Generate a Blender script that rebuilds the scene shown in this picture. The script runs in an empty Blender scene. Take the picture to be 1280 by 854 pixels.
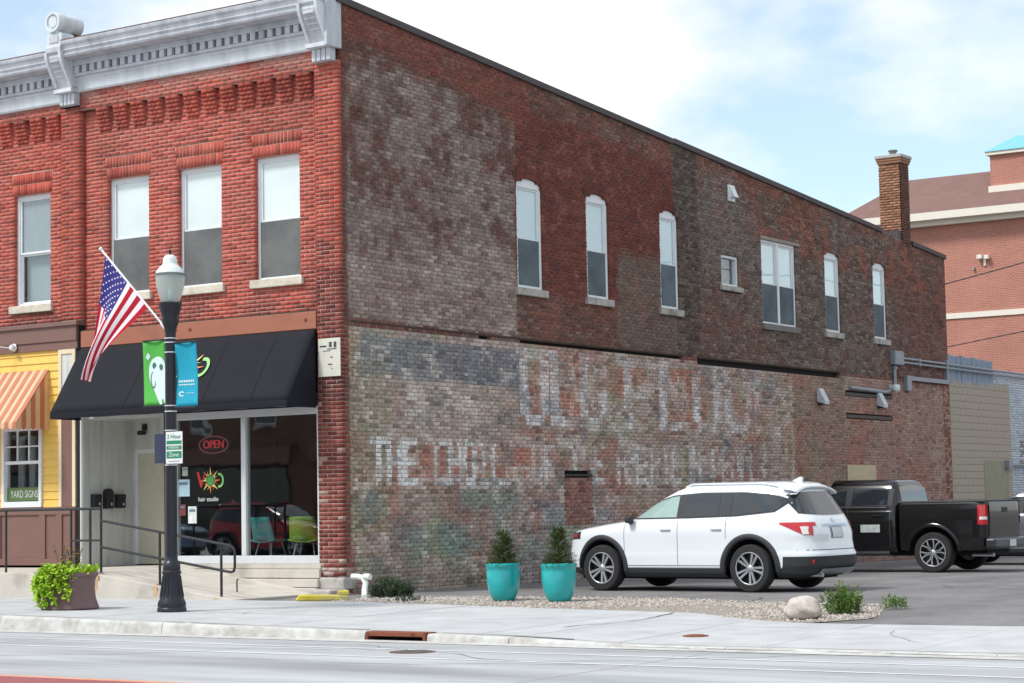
import bpy, bmesh, math, random
import numpy as np
from mathutils import Vector, Matrix
R = math.radians
random.seed(7); rng = np.random.default_rng(7)
scene = bpy.context.scene
COL = scene.collection

# ------------------------------------------------------------------ camera, sky, sun, exposure
def setup():
    f, yaw, pitch, roll = 2522.27, -0.585094, 0.0805215, -0.0188879
    fw = Vector((math.sin(yaw)*math.cos(pitch), math.cos(yaw)*math.cos(pitch), math.sin(pitch)))
    r0 = Vector((math.cos(yaw), -math.sin(yaw), 0)); u0 = r0.cross(fw)
    r = math.cos(roll)*r0 + math.sin(roll)*u0; u = -math.sin(roll)*r0 + math.cos(roll)*u0
    cd = bpy.data.cameras.new('camera'); co = bpy.data.objects.new('camera', cd); COL.objects.link(co)
    m = Matrix((r, u, -fw)).transposed().to_4x4(); m.translation = Vector((21.12657, -26.67314, 1.43))
    co.matrix_world = m
    cd.sensor_fit = 'HORIZONTAL'; cd.sensor_width = 36.0; cd.lens = f*36.0/1280.0
    cd.clip_start = 0.2; cd.clip_end = 3000
    scene.camera = co
    # sun: high, from the street side and the left
    az = Vector((-0.50, -0.86, 0)).normalized(); el = R(52)
    sd = Vector((az.x*math.cos(el), az.y*math.cos(el), math.sin(el)))
    l = bpy.data.lights.new('sun', 'SUN'); l.energy = 2.8; l.angle = R(12); l.color = (1.0, 0.955, 0.9)
    lo = bpy.data.objects.new('sun', l); COL.objects.link(lo)
    lo.rotation_euler = sd.to_track_quat('Z', 'Y').to_euler(); lo.location = sd*60
    # world: Nishita sky with thin procedural clouds
    w = bpy.data.worlds.new('World'); scene.world = w; w.use_nodes = True
    n = w.node_tree.nodes; k = w.node_tree.links; n.clear()
    out = n.new('ShaderNodeOutputWorld'); bg = n.new('ShaderNodeBackground'); bg2 = n.new('ShaderNodeBackground')
    sky = n.new('ShaderNodeTexSky'); sky.sky_type = 'NISHITA'; sky.sun_disc = False
    sky.sun_elevation = el; sky.sun_rotation = math.atan2(sd.x, sd.y); sky.dust_density = 0.4; sky.air_density = 1.0; sky.ozone_density = 0.6
    tn = n.new('ShaderNodeMix'); tn.data_type = 'RGBA'; tn.blend_type = 'MULTIPLY'; tn.inputs[0].default_value = 1; tn.inputs[7].default_value = (.86, 1.03, 1.03, 1); k.new(sky.outputs[0], tn.inputs[6]); k.new(tn.outputs[2], bg.inputs[0]); bg.inputs[1].default_value = 0.15
    tc = n.new('ShaderNodeTexCoord'); mp = n.new('ShaderNodeMapping'); mp.inputs['Scale'].default_value = (1, 1, 2.0)
    mp.inputs['Location'].default_value = (0.62, 0.31, 0.07)
    ns = n.new('ShaderNodeTexNoise'); ns.inputs['Scale'].default_value = 4.2; ns.inputs['Detail'].default_value = 7; ns.inputs['Roughness'].default_value = 0.52
    rp = n.new('ShaderNodeValToRGB'); rp.color_ramp.elements[0].position = 0.42; rp.color_ramp.elements[0].color = (0.30,)*3+(1,)
    rp.color_ramp.elements[1].position = 0.56; rp.color_ramp.elements[1].color = (1,)*3+(1,)
    k.new(tc.outputs['Generated'], mp.inputs[0]); k.new(mp.outputs[0], ns.inputs[0]); k.new(ns.outputs[0], rp.inputs[0])
    bg2.inputs[0].default_value = (0.97, 0.985, 1.0, 1); bg2.inputs[1].default_value = 0.95
    mx = n.new('ShaderNodeMixShader'); k.new(rp.outputs[0], mx.inputs[0]); k.new(bg.outputs[0], mx.inputs[1]); k.new(bg2.outputs[0], mx.inputs[2])
    k.new(mx.outputs[0], out.inputs[0])
    vs = scene.view_settings; vs.view_transform = 'Standard'; vs.look = 'None'; vs.gamma = 1; vs.exposure = 0.27; vs.use_curve_mapping = False
    scene.cycles.use_denoising = True
    scene.cycles.max_bounces = 8
setup()

# ------------------------------------------------------------------ helpers
def lin(c): return c/12.92 if c <= 0.04045 else ((c+0.055)/1.055)**2.4
def S(r, g, b, k=1.0): return tuple(lin(v/255.0)*k for v in (r, g, b))

def mat(name, col, rough=0.6, metal=0.0, vary=0.12, scale=6.0, bump=0.0, bscale=60.0, spec=0.5, coat=0.0, col2=None, c2scale=1.5, c2lo=0.5, c2hi=0.65, trans=0.0, alpha=1.0, emit=None, detail=5, stretch=None):
    m = bpy.data.materials.new(name); m.use_nodes = True
    n = m.node_tree.nodes; k = m.node_tree.links; b = n['Principled BSDF']
    b.inputs['Roughness'].default_value = rough; b.inputs['Metallic'].default_value = metal
    b.inputs['Specular IOR Level'].default_value = spec; b.inputs['Coat Weight'].default_value = coat; b.inputs['Coat Roughness'].default_value = 0.04
    b.inputs['Transmission Weight'].default_value = trans; b.inputs['Alpha'].default_value = alpha
    b.inputs['Base Color'].default_value = (*col, 1)
    tc = n.new('ShaderNodeTexCoord'); src = tc.outputs['Object']
    if stretch:
        mp = n.new('ShaderNodeMapping'); mp.inputs['Scale'].default_value = stretch; k.new(src, mp.inputs[0]); src = mp.outputs[0]
    last = None
    if col2 is not None:
        ns = n.new('ShaderNodeTexNoise'); ns.inputs['Scale'].default_value = c2scale; ns.inputs['Detail'].default_value = 8; ns.inputs['Roughness'].default_value = 0.65
        k.new(src, ns.inputs[0])
        rp = n.new('ShaderNodeValToRGB'); rp.color_ramp.elements[0].position = c2lo; rp.color_ramp.elements[1].position = c2hi
        rp.color_ramp.elements[0].color = (*col, 1); rp.color_ramp.elements[1].color = (*col2, 1)
        k.new(ns.outputs[0], rp.inputs[0]); last = rp.outputs[0]
    if vary > 0:
        ns = n.new('ShaderNodeTexNoise'); ns.inputs['Scale'].default_value = scale; ns.inputs['Detail'].default_value = detail
        k.new(src, ns.inputs[0])
        mr = n.new('ShaderNodeMapRange'); mr.inputs[1].default_value = 0.25; mr.inputs[2].default_value = 0.75; mr.inputs[3].default_value = 1-vary; mr.inputs[4].default_value = 1+vary
        k.new(ns.outputs[0], mr.inputs[0])
        mx = n.new('ShaderNodeMix'); mx.data_type = 'RGBA'; mx.blend_type = 'MULTIPLY'; mx.inputs[0].default_value = 1
        if last: k.new(last, mx.inputs[6])
        else: mx.inputs[6].default_value = (*col, 1)
        k.new(mr.outputs[0], mx.inputs[7]); last = mx.outputs[2]
    if last: k.new(last, b.inputs['Base Color'])
    if bump > 0:
        ns = n.new('ShaderNodeTexNoise'); ns.inputs['Scale'].default_value = bscale; ns.inputs['Detail'].default_value = 6; k.new(src, ns.inputs[0])
        bp = n.new('ShaderNodeBump'); bp.inputs['Strength'].default_value = bump; bp.inputs['Distance'].default_value = 0.02
        k.new(ns.outputs[0], bp.inputs['Height']); k.new(bp.outputs[0], b.inputs['Normal'])
    if emit:
        b.inputs['Emission Color'].default_value = (*emit[0], 1); b.inputs['Emission Strength'].default_value = emit[1]
    return m

def attr_mat(name, rough=0.9, vary=0.18, scale=25.0, bump=0.5, bscale=90.0, spec=0.25):
    m = mat(name, (0.5, 0.5, 0.5), rough, 0, vary, scale, bump, bscale, spec)
    n = m.node_tree.nodes; k = m.node_tree.links
    a = n.new('ShaderNodeAttribute'); a.attribute_name = 'col'
    mx = [q for q in n if q.type == 'MIX'][0]; k.new(a.outputs['Color'], mx.inputs[6])
    return m

def glass_mat(name, tint=(0.95, 0.97, 0.97), refl=1.0, base=.065):
    m = bpy.data.materials.new(name); m.use_nodes = True
    n = m.node_tree.nodes; k = m.node_tree.links; n.clear()
    o = n.new('ShaderNodeOutputMaterial'); t = n.new('ShaderNodeBsdfTransparent'); t.inputs[0].default_value = (*tint, 1)
    g = n.new('ShaderNodeBsdfGlossy'); g.inputs['Roughness'].default_value = 0.015; g.inputs[0].default_value = (refl,)*3+(1,)
    lw = n.new('ShaderNodeLayerWeight'); lw.inputs[0].default_value = .5; pw = n.new('ShaderNodeMath'); pw.operation = 'POWER'; pw.inputs[1].default_value = 4.0; k.new(lw.outputs['Facing'], pw.inputs[0]); fr = n.new('ShaderNodeMath'); fr.operation = 'MULTIPLY_ADD'; fr.inputs[1].default_value = .9; fr.inputs[2].default_value = base; k.new(pw.outputs[0], fr.inputs[0])
    ns = n.new('ShaderNodeTexNoise'); ns.inputs['Scale'].default_value = 1.2; tc = n.new('ShaderNodeTexCoord'); k.new(tc.outputs['Object'], ns.inputs[0])
    bp = n.new('ShaderNodeBump'); bp.inputs['Strength'].default_value = 0.04; bp.inputs['Distance'].default_value = 0.05; k.new(ns.outputs[0], bp.inputs['Height']); k.new(bp.outputs[0], g.inputs['Normal'])
    mx = n.new('ShaderNodeMixShader'); k.new(fr.outputs[0], mx.inputs[0]); k.new(t.outputs[0], mx.inputs[1]); k.new(g.outputs[0], mx.inputs[2]); k.new(mx.outputs[0], o.inputs[0])
    return m

class MB:
    def __init__(s): s.v = []; s.f = []
    def add(s, vs, fs):
        o = len(s.v); s.v.extend([tuple(v) for v in vs]); s.f.extend([tuple(i+o for i in f) for f in fs]); return s
    def box(s, x0, x1, y0, y1, z0, z1):
        x0, x1 = sorted((x0, x1)); y0, y1 = sorted((y0, y1)); z0, z1 = sorted((z0, z1))
        return s.add([(x0,y0,z0),(x1,y0,z0),(x1,y1,z0),(x0,y1,z0),(x0,y0,z1),(x1,y0,z1),(x1,y1,z1),(x0,y1,z1)],
                     [(3,2,1,0),(4,5,6,7),(0,1,5,4),(1,2,6,5),(2,3,7,6),(3,0,4,7)])
    def prism(s, poly, a0, a1, axis='x'):
        n = len(poly)
        P = {'x': lambda a, q: (a, q[0], q[1]), 'y': lambda a, q: (q[0], a, q[1]), 'z': lambda a, q: (q[0], q[1], a)}[axis]
        vs = [P(a0, q) for q in poly]+[P(a1, q) for q in poly]
        fs = [tuple(range(n))[::-1], tuple(range(n, 2*n))]+[(i, (i+1) % n, (i+1) % n+n, i+n) for i in range(n)]
        return s.add(vs, fs)
    def tube(s, pts, r, seg=10, cap=True):
        pts = [Vector(p) for p in pts]; rs = r if isinstance(r, (list, tuple)) else [r]*len(pts)
        rings = []; up = None
        for i, p in enumerate(pts):
            d = (pts[min(i+1, len(pts)-1)]-pts[max(i-1, 0)]).normalized()
            if up is None: up = Vector((0, 0, 1)) if abs(d.z) < 0.95 else Vector((1, 0, 0))
            a = d.cross(up).normalized(); b = a.cross(d).normalized(); up = b
            rings.append([p+(a*math.cos(2*math.pi*j/seg)+b*math.sin(2*math.pi*j/seg))*rs[i] for j in range(seg)])
        vs = [v for q in rings for v in q]; fs = []
        for i in range(len(pts)-1):
            for j in range(seg):
                fs.append((i*seg+j, i*seg+(j+1) % seg, (i+1)*seg+(j+1) % seg, (i+1)*seg+j))
        if cap: fs += [tuple(range(seg))[::-1], tuple(range((len(pts)-1)*seg, len(pts)*seg))]
        return s.add(vs, fs)
    def lathe(s, prof, c=(0, 0, 0), seg=24, axis='z', a0=0.0, a1=2*math.pi):
        n = len(prof); full = abs(a1-a0-2*math.pi) < 1e-6; vs = []; fs = []; m = seg if full else seg+1
        for j in range(m):
            a = a0+(a1-a0)*j/seg
            for r, z in prof:
                q = (r*math.cos(a), r*math.sin(a), z)
                if axis == 'y': q = (q[0], q[2], q[1])
                elif axis == 'x': q = (q[2], q[0], q[1])
                vs.append((c[0]+q[0], c[1]+q[1], c[2]+q[2]))
        for j in range(seg):
            jj = (j+1) % m
            for i in range(n-1): fs.append((j*n+i, jj*n+i, jj*n+i+1, j*n+i+1))
        return s.add(vs, fs)
    def grid(s, P):
        P = np.asarray(P); a, b = P.shape[:2]
        return s.add([tuple(q) for q in P.reshape(-1, 3)], [(i*b+j, (i+1)*b+j, (i+1)*b+j+1, i*b+j+1) for i in range(a-1) for j in range(b-1)])
    def build(s, name, m, parent=None, smooth=False, bevel=0.0, auto=None, solid=0.0):
        me = bpy.data.meshes.new(name); me.from_pydata(s.v, [], s.f); me.update()
        return mkobj(name, me, m, parent, smooth, bevel, auto, solid)

def mkobj(name, me, m, parent=None, smooth=False, bevel=0.0, auto=None, solid=0.0):
    o = bpy.data.objects.new(name, me); COL.objects.link(o)
    if m is not None and not me.materials: me.materials.append(m)
    if parent is not None: o.parent = parent
    if smooth or auto:
        me.polygons.foreach_set('use_smooth', np.ones(len(me.polygons), bool))
        if auto: me.set_sharp_from_angle(angle=R(auto))
    if solid:
        md = o.modifiers.new('s', 'SOLIDIFY'); md.thickness = solid; md.offset = 0
    if bevel:
        md = o.modifiers.new('b', 'BEVEL'); md.width = bevel; md.segments = 2; md.limit_method = 'ANGLE'
    return o

def tag(o, label=None, cat=None, group=None, kind=None):
    if label: o['label'] = label
    if cat: o['category'] = cat
    if group: o['group'] = group
    if kind: o['kind'] = kind
    return o
def thing(name, label, cat, loc=(0, 0, 0), rz=0.0, group=None):
    o = bpy.data.objects.new(name, None); COL.objects.link(o); o.location = loc; o.rotation_euler = (0, 0, rz); o.empty_display_size = 0.2
    return tag(o, label, cat, group)
def text_obj(txt, size, m, parent, loc, rot, name='lettering', ext=0.001, sx=1.0, align='CENTER', shear=0.0):
    c = bpy.data.curves.new('t', 'FONT'); c.body = txt; c.size = size; c.extrude = ext; c.align_x = align; c.align_y = 'CENTER'; c.shear = shear
    o = bpy.data.objects.new('t', c); COL.objects.link(o)
    bpy.context.view_layer.update()
    me = bpy.data.meshes.new_from_object(o.evaluated_get(bpy.context.evaluated_depsgraph_get())); me.name = name
    bpy.data.objects.remove(o); me.materials.clear()
    q = mkobj(name, me, m, parent); q.location = loc; q.rotation_euler = rot; q.scale = (sx, 1, 1)
    return q

# value noise on numpy arrays
def _h(ix, iy, seed):
    n = (ix.astype(np.int64)*374761393+iy.astype(np.int64)*668265263+seed*1442695041) & 0x7fffffff
    n = ((n ^ (n >> 13))*1274126177) & 0x7fffffff
    return ((n ^ (n >> 16)) & 0xffff)/65535.0
def vn(x, y, seed=0):
    ix = np.floor(x); iy = np.floor(y); fx = x-ix; fy = y-iy; fx = fx*fx*(3-2*fx); fy = fy*fy*(3-2*fy)
    a = _h(ix, iy, seed); b = _h(ix+1, iy, seed); c = _h(ix, iy+1, seed); d = _h(ix+1, iy+1, seed)
    return (a*(1-fx)+b*fx)*(1-fy)+(c*(1-fx)+d*fx)*fy
def fbm(x, y, seed=0, o=4):
    t = 0; a = 0.5; s = 0
    for i in range(o): t = t+a*vn(x*2**i, y*2**i, seed+i*17); s += a; a *= 0.55
    return t/s
def ss(e0, e1, x): t = np.clip((x-e0)/(e1-e0), 0, 1); return t*t*(3-2*t)

# ------------------------------------------------------------------ ground
def interp(x, xs, ys): return float(np.interp(x, xs, ys))
ROADZ = -0.15; KY = -7.42
def zk(x): return interp(x, [-12, 0, 2, 4.3, 6.2, 8.2, 9.9, 30], [0.06, 0.035, 0.005, -0.03, -0.055, -0.085, -0.138, -0.142])
def zg(x, y):
    if y >= -1: return -0.02-0.0085*max(-1.0, y)
    return -0.0115+(zk(x)+0.0115)*min(1.0, (-1-y)/(-1-KY))
def yedge(x): return interp(x, [-30, 2.6, 4.0, 6.2, 8.3, 9.6, 10.5, 13, 40], [-2.4, -2.4, -2.6, -2.95, -3.2, -3.95, -4.25, -4.15, -4.15])

M_ground = mat('far_ground', (0.10, 0.10, 0.09), 0.95, vary=0.3, scale=0.3)
M_conc = mat('sidewalk_concrete', S(184, 186, 187), 0.88, vary=0.12, scale=2.2, bump=0.25, bscale=120, spec=0.3, col2=S(170, 172, 174), c2scale=0.8, c2lo=0.4, c2hi=0.8)
M_road = mat('road_concrete', S(178, 181, 183), 0.85, vary=0.14, scale=1.2, bump=0.3, bscale=90, spec=0.3, col2=S(140, 142, 145), c2scale=1.1, c2lo=0.38, c2hi=0.72, stretch=(0.15, 1, 1))
M_kerb = mat('kerb_concrete', S(196, 196, 193), 0.9, vary=0.15, scale=9, bump=0.4, bscale=60, spec=0.2, col2=S(160, 156, 148), c2scale=3.0, c2lo=0.45, c2hi=0.75)
M_asph = mat('asphalt_lot', S(112, 110, 111), 0.9, vary=0.25, scale=60, bump=0.6, bscale=160, spec=0.25, col2=S(138, 136, 136), c2scale=0.7, c2lo=0.38, c2hi=0.64, stretch=(1, 0.5, 1))
M_dark = mat('dark_void', (0.012, 0.012, 0.013), 0.9, vary=0.1)
M_joint = mat('joint_seal', S(95, 97, 100), 0.9, vary=0.2)
M_streak = mat('traffic_streak', S(226, 228, 229), 0.85, vary=0.12, scale=3)
M_redpave = mat('red_paving', S(150, 82, 88), 0.85, vary=0.15, scale=14, bump=0.3)
M_orange = mat('median_edge', S(205, 150, 122), 0.85, vary=0.15, scale=10)
M_rust = mat('rusty_iron', S(128, 72, 50), 0.85, vary=0.25, scale=20, bump=0.4, col2=S(84, 50, 40), c2scale=9)
M_ramp = mat('ramp_concrete', S(196, 190, 180), 0.9, vary=0.1, scale=3, bump=0.3, col2=S(172, 166, 157), c2scale=1.2)
M_stain = mat('rust_stain', S(196, 160, 118), 0.9, vary=0.2, scale=9, col2=S(198, 184, 164), c2scale=7)

def sheet(name, xs, ys, zf, m, kind='structure', parent=None):
    o = MB().grid([[(x, y, zf(x, y)) for y in ys] for x in xs]).build(name, m, parent)
    if kind and parent is None: tag(o, kind=kind)
    return o
sheet('ground', np.linspace(-500, 500, 3), np.linspace(-500, 500, 3), lambda x, y: -0.5, M_ground)
sheet('road', np.linspace(-160, 160, 41), [-24.2, -18, -13, -10, KY-0.02], lambda x, y: ROADZ, M_road)
sheet('parking_lot', np.linspace(-0.2, 60, 61), np.concatenate([np.linspace(-4.6, -1, 10), np.linspace(0, 70, 40)]), lambda x, y: zg(x, y)-0.004-(0.02 if y < -1 and x < 10 else 0), M_asph)
lane = bpy.data.objects['road']
for y, w in ((-8.62, 0.06), (-9.6, 0.06)):
    MB().add([(-80, y, ROADZ+.004), (80, y, ROADZ+.004), (80, y+w, ROADZ+.004), (-80, y+w, ROADZ+.004)], [(0, 1, 2, 3)]).build('road_line', M_streak, lane)  # pale strips paint the light trails of passing traffic on the road
for x in np.arange(-62.5, 60, 9.2):
    MB().add([(x, -24, ROADZ+.003), (x+.018, -24, ROADZ+.003), (x+.018, KY-.05, ROADZ+.003), (x, KY-.05, ROADZ+.003)], [(0, 1, 2, 3)]).build('road_line', M_kerb, lane)
md = tag(MB().add([(-80, -12.9, ROADZ+.006), (40, -12.9, ROADZ+.006), (40, -16, ROADZ+.006), (-80, -16, ROADZ+.006)], [(3, 2, 1, 0)]).build('median_paving', M_redpave), kind='structure')
MB().add([(-80, -12.9, ROADZ+.007), (40, -12.9, ROADZ+.007), (40, -12.76, ROADZ+.007), (-80, -12.76, ROADZ+.007)], [(0, 1, 2, 3)]).build('paving_edge', M_orange, md)

# sidewalk slabs
sw = bpy.data.objects.new('sidewalk', None); COL.objects.link(sw); tag(sw, kind='structure')
xs = list(np.arange(-15.0, 8.0, 1.62))+[8.3, 9.6, 11.35, 13.05, 14.8, 16.5, 18.2, 20, 22, 24]
for i in range(len(xs)-1):
    x0, x1 = xs[i]+0.006, xs[i+1]-0.006
    rows = [lambda x: yedge(x), lambda x: -5.35, lambda x: KY+0.2] if x0 < 8 else [lambda x: yedge(x), lambda x: yedge(x)-0.62 if x > 10.3 else -4.9, lambda x: KY+0.2]
    for j in range(2):
        n = 4; top = []
        dz = random.uniform(-0.002, 0.002)
        for a in range(n+1):
            x = x0+(x1-x0)*a/n; ya = rows[j](x)-(0.006 if j else 0); yb = rows[j+1](x)+0.006
            top.append([(x, ya+(yb-ya)*b/4, zg(x, ya+(yb-ya)*b/4)+0.008+dz) for b in range(5)])
        m = MB().grid(top)
        # skirts
        E_ = [top[0][b] for b in range(5)]+[top[a][4] for a in range(1, n+1)]+[top[n][b] for b in (3, 2, 1, 0)]+[top[a][0] for a in range(n-1, 0, -1)]
        L = len(E_); m.add(E_+[(x, y, z-0.1) for x, y, z in E_], [(q, (q+1) % L, (q+1) % L+L, q+L) for q in range(L)])
        m.build('slab', M_conc, sw)
for a_, b_ in ((-15, -9.2), (-9.1, -3.0), (-2.9, 3.1), (3.2, 6.1), (7.2, 9.0)):
    MB().grid([[(x, KY+.178, zk(x)+.0155), (x, KY+.178+.022+.012*math.sin(x*2.3), zg(x, KY+.2)+.0155)] for x in np.linspace(a_, b_, 16)]).build('joint_seal', M_joint, sw)
for a_, b_ in ((9.9, 10.6), (10.8, 11.9), (12.2, 12.6), (12.9, 14.4), (14.7, 17)):
    MB().grid([[(x, KY-.02, ROADZ+.0095), (x, KY-.05-.012*math.sin(x*3), ROADZ+.0095)] for x in np.linspace(a_, b_, 12)]).build('joint_seal', M_joint, sw)
# dark bed under the slab joints
MB().grid([[(x, y, zg(x, y)-0.03) for y in (-2.3, -4.4, -6, KY+.1)] for x in np.linspace(-15, 24, 60)]).build('joint_bed', M_joint, sw)
# kerb sections
kb = bpy.data.objects.new('kerb', None); COL.objects.link(kb); tag(kb, kind='structure')
ks = [-15, -12, -9, -6, -3, -0.1, 2.9, 6.19, 7.10, 8.25, 11, 14, 17, 20, 24]
for a, b in zip(ks[:-1], ks[1:]):
    if a == 6.19: continue
    m = MB(); P = []
    for t in np.linspace(0, 1, 7):
        x = a+0.005+(b-a-0.01)*t; z = zk(x)+0.006
        P.append([(x, KY+0.175, z-.15), (x, KY+0.175, z), (x, KY+0.03, z), (x, KY+0.01, z-.012), (x, KY, min(z-.035, z)), (x, KY-0.03, ROADZ-.08)])
    m.grid(P); n = len(P)
    m.add(P[0]+P[-1], [(0, 1, 2, 3, 4, 5), (11, 10, 9, 8, 7, 6)])
    m.build('kerb_section', M_kerb, kb)
sheet('gutter', np.linspace(-40, 40, 41), [KY-0.34, KY-.01], lambda x, y: ROADZ+0.005, M_kerb)
# storm inlet
si = thing('storm_drain_inlet', 'rusty cast iron storm drain inlet set into the kerb', 'storm drain', (6.645, KY+0.1, 0))
zt = zk(6.6)+0.01
m = MB(); m.box(-.44, .44, -.115, .12, zt-.05, zt); m.box(-.44, -.40, -.115, .12, ROADZ-.05, zt-.045); m.box(.40, .44, -.115, .12, ROADZ-.05, zt-.045)
m.build('inlet_casting', M_rust, si, bevel=0.006)
m = MB(); m.box(-.40, .40, .06, .12, ROADZ-.3, zt-.046); m.build('throat', M_dark, si)
mh = thing('manhole_cover', 'dark round iron cover in the road beside the inlet', 'manhole cover', (7.95, -8.86, ROADZ))
MB().lathe([(0, .012), (.20, .012), (.215, .006), (.225, .0)], seg=28).build('lid', mat('iron', S(92, 90, 88), .7, .3, .2, 30, .4), mh)
MB().lathe([(.23, .004), (.25, .006), (.255, 0)], seg=28).build('ring', M_rust, mh)
vc = thing('valve_cover', 'small rusty utility cover in the driveway apron slab', 'utility cover', (10.0, -6.2, zg(10, -6.2)+.008))
MB().lathe([(0, .016), (.10, .016), (.12, .0)], seg=20).build('lid', M_rust, vc); MB().lathe([(.125, .008), (.15, .006), (.155, 0)], seg=20).build('ring', M_rust, vc)

# ------------------------------------------------------------------ concrete landing and ramp
rp = bpy.data.objects.new('ramp', None); COL.objects.link(rp); tag(rp, kind='structure')
zl = 0.42
m = MB(); m.prism([(-13, zl), (-3.45, zl), (-0.35, 0.012), (-0.35, -0.15), (-13, -.15)], -2.42, 0.0, 'y'); m.build('ramp_slab', M_ramp, rp, bevel=0.012)
m = MB(); m.prism([(-13, zl-.1), (-3.45, zl-.1), (-.75, .0), (-.75, -.15), (-13, -.15)], -2.435, -2.42, 'y'); m.build('side_face', M_ramp, rp)
MB().box(-6.12, -4.06, 0.0, 1.5, .2, zl-.001).build('alcove_floor', M_ramp, rp)
# rust stains under the posts
for x, z, w, h in ((-3.3, .40, .13, .26), (-1.97, .21, .1, .16), (-0.66, .03, .09, .03)):
    P = []
    for j in range(8):
        t = j/7; ww = w*(1-.5*t)*random.uniform(.75, 1.1)
        P.append([(x-ww*.5, -2.438, z-h*t), (x+ww*.5, -2.438, z-h*t)])
    MB().grid(P).build('rust_stain', M_stain, rp)
# stepped bulkhead under the shop window
m = MB()
for i, (z0, z1, d) in enumerate(((-.1, .09, .16), (.1, .24, .11), (.25, .40, .06), (.405, .485, .02))):
    m = MB(); m.box(-3.95, -0.48, -d, .3, z0, z1); m.build('step_course', M_ramp, rp, bevel=0.012)

# ------------------------------------------------------------------ brickwork
M_brick = attr_mat('brick')
M_wallbrick = attr_mat('weathered_brick', rough=0.92, vary=0.3, scale=30, bump=0.7)
M_mortar = mat('mortar', S(196, 158, 146), 0.95, vary=0.2, scale=12, bump=0.4)
M_mortar_pier = mat('mortar_pale', S(196, 172, 162), 0.95, vary=0.2, scale=12, bump=0.4)
M_mortar_side = mat('mortar_side', S(146, 132, 122), 0.95, vary=0.3, scale=5, bump=0.4, col2=S(104, 92, 85), c2scale=1.5)
CH = 0.0715; JT = 0.0145; BL = 0.218

def subtract(iv, ops):
    out = [iv]
    for lo, hi in ops:
        nw = []
        for a, b in out:
            if hi <= a or lo >= b: nw.append((a, b)); continue
            if lo > a: nw.append((a, lo))
            if hi < b: nw.append((hi, b))
        out = nw
    return out

def brick_zone(s0, s1, z0, z1, ops=(), top=None, header=0, jitter=0.002, seed=1):
    """list of bricks (a0,a1,z0,z1) and mortar strips (a0,a1,z0,z1) of a running bond wall"""
    rnd = random.Random(seed); B = []; Mo = []; k0 = math.floor(z0/CH+1e-6); k = k0
    while k*CH < z1-1e-4:
        za = max(z0, k*CH); zb = min(z1, (k+1)*CH); zm = (za+zb)/2
        cut = [o(zm) for o in ops]; cut = [c for c in cut if c]
        e1 = s1
        if top:
            if zb > top(s1): # wall top slopes: this course ends where the coping is
                e1 = s1
                for q in np.linspace(s1, s0, 400):
                    if top(q) >= zb: e1 = q; break
                else: k += 1; continue
        solid = subtract((s0, e1), cut)
        Mo += [(a+.007, b-.007, za, zb) for a, b in solid if b-a > .03]
        L = BL/2 if header and k % header == 0 else BL
        off = (k % 2)*L/2
        for a, b in solid:
            j = math.floor((a-off)/L); x = j*L+off; xs_ = None
            while x < b-1e-4:
                xa = max(a, x); xb = min(b, x+L)
                if b-xb < 0.06: xb = b
                if x+L-a < 0.06: x += L; xs_ = a; continue
                if xs_ is not None: xa = xs_; xs_ = None
                if xb-xa > 0.03:
                    B.append((xa+(JT/2 if xa > a+1e-5 else 0), xb-(JT/2 if xb < b-1e-5 else 0), za+JT/2, zb-JT/2+rnd.uniform(-jitter, jitter)*.5))
                x += L
                if xb >= b: break
        k += 1
    return B, Mo

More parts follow.
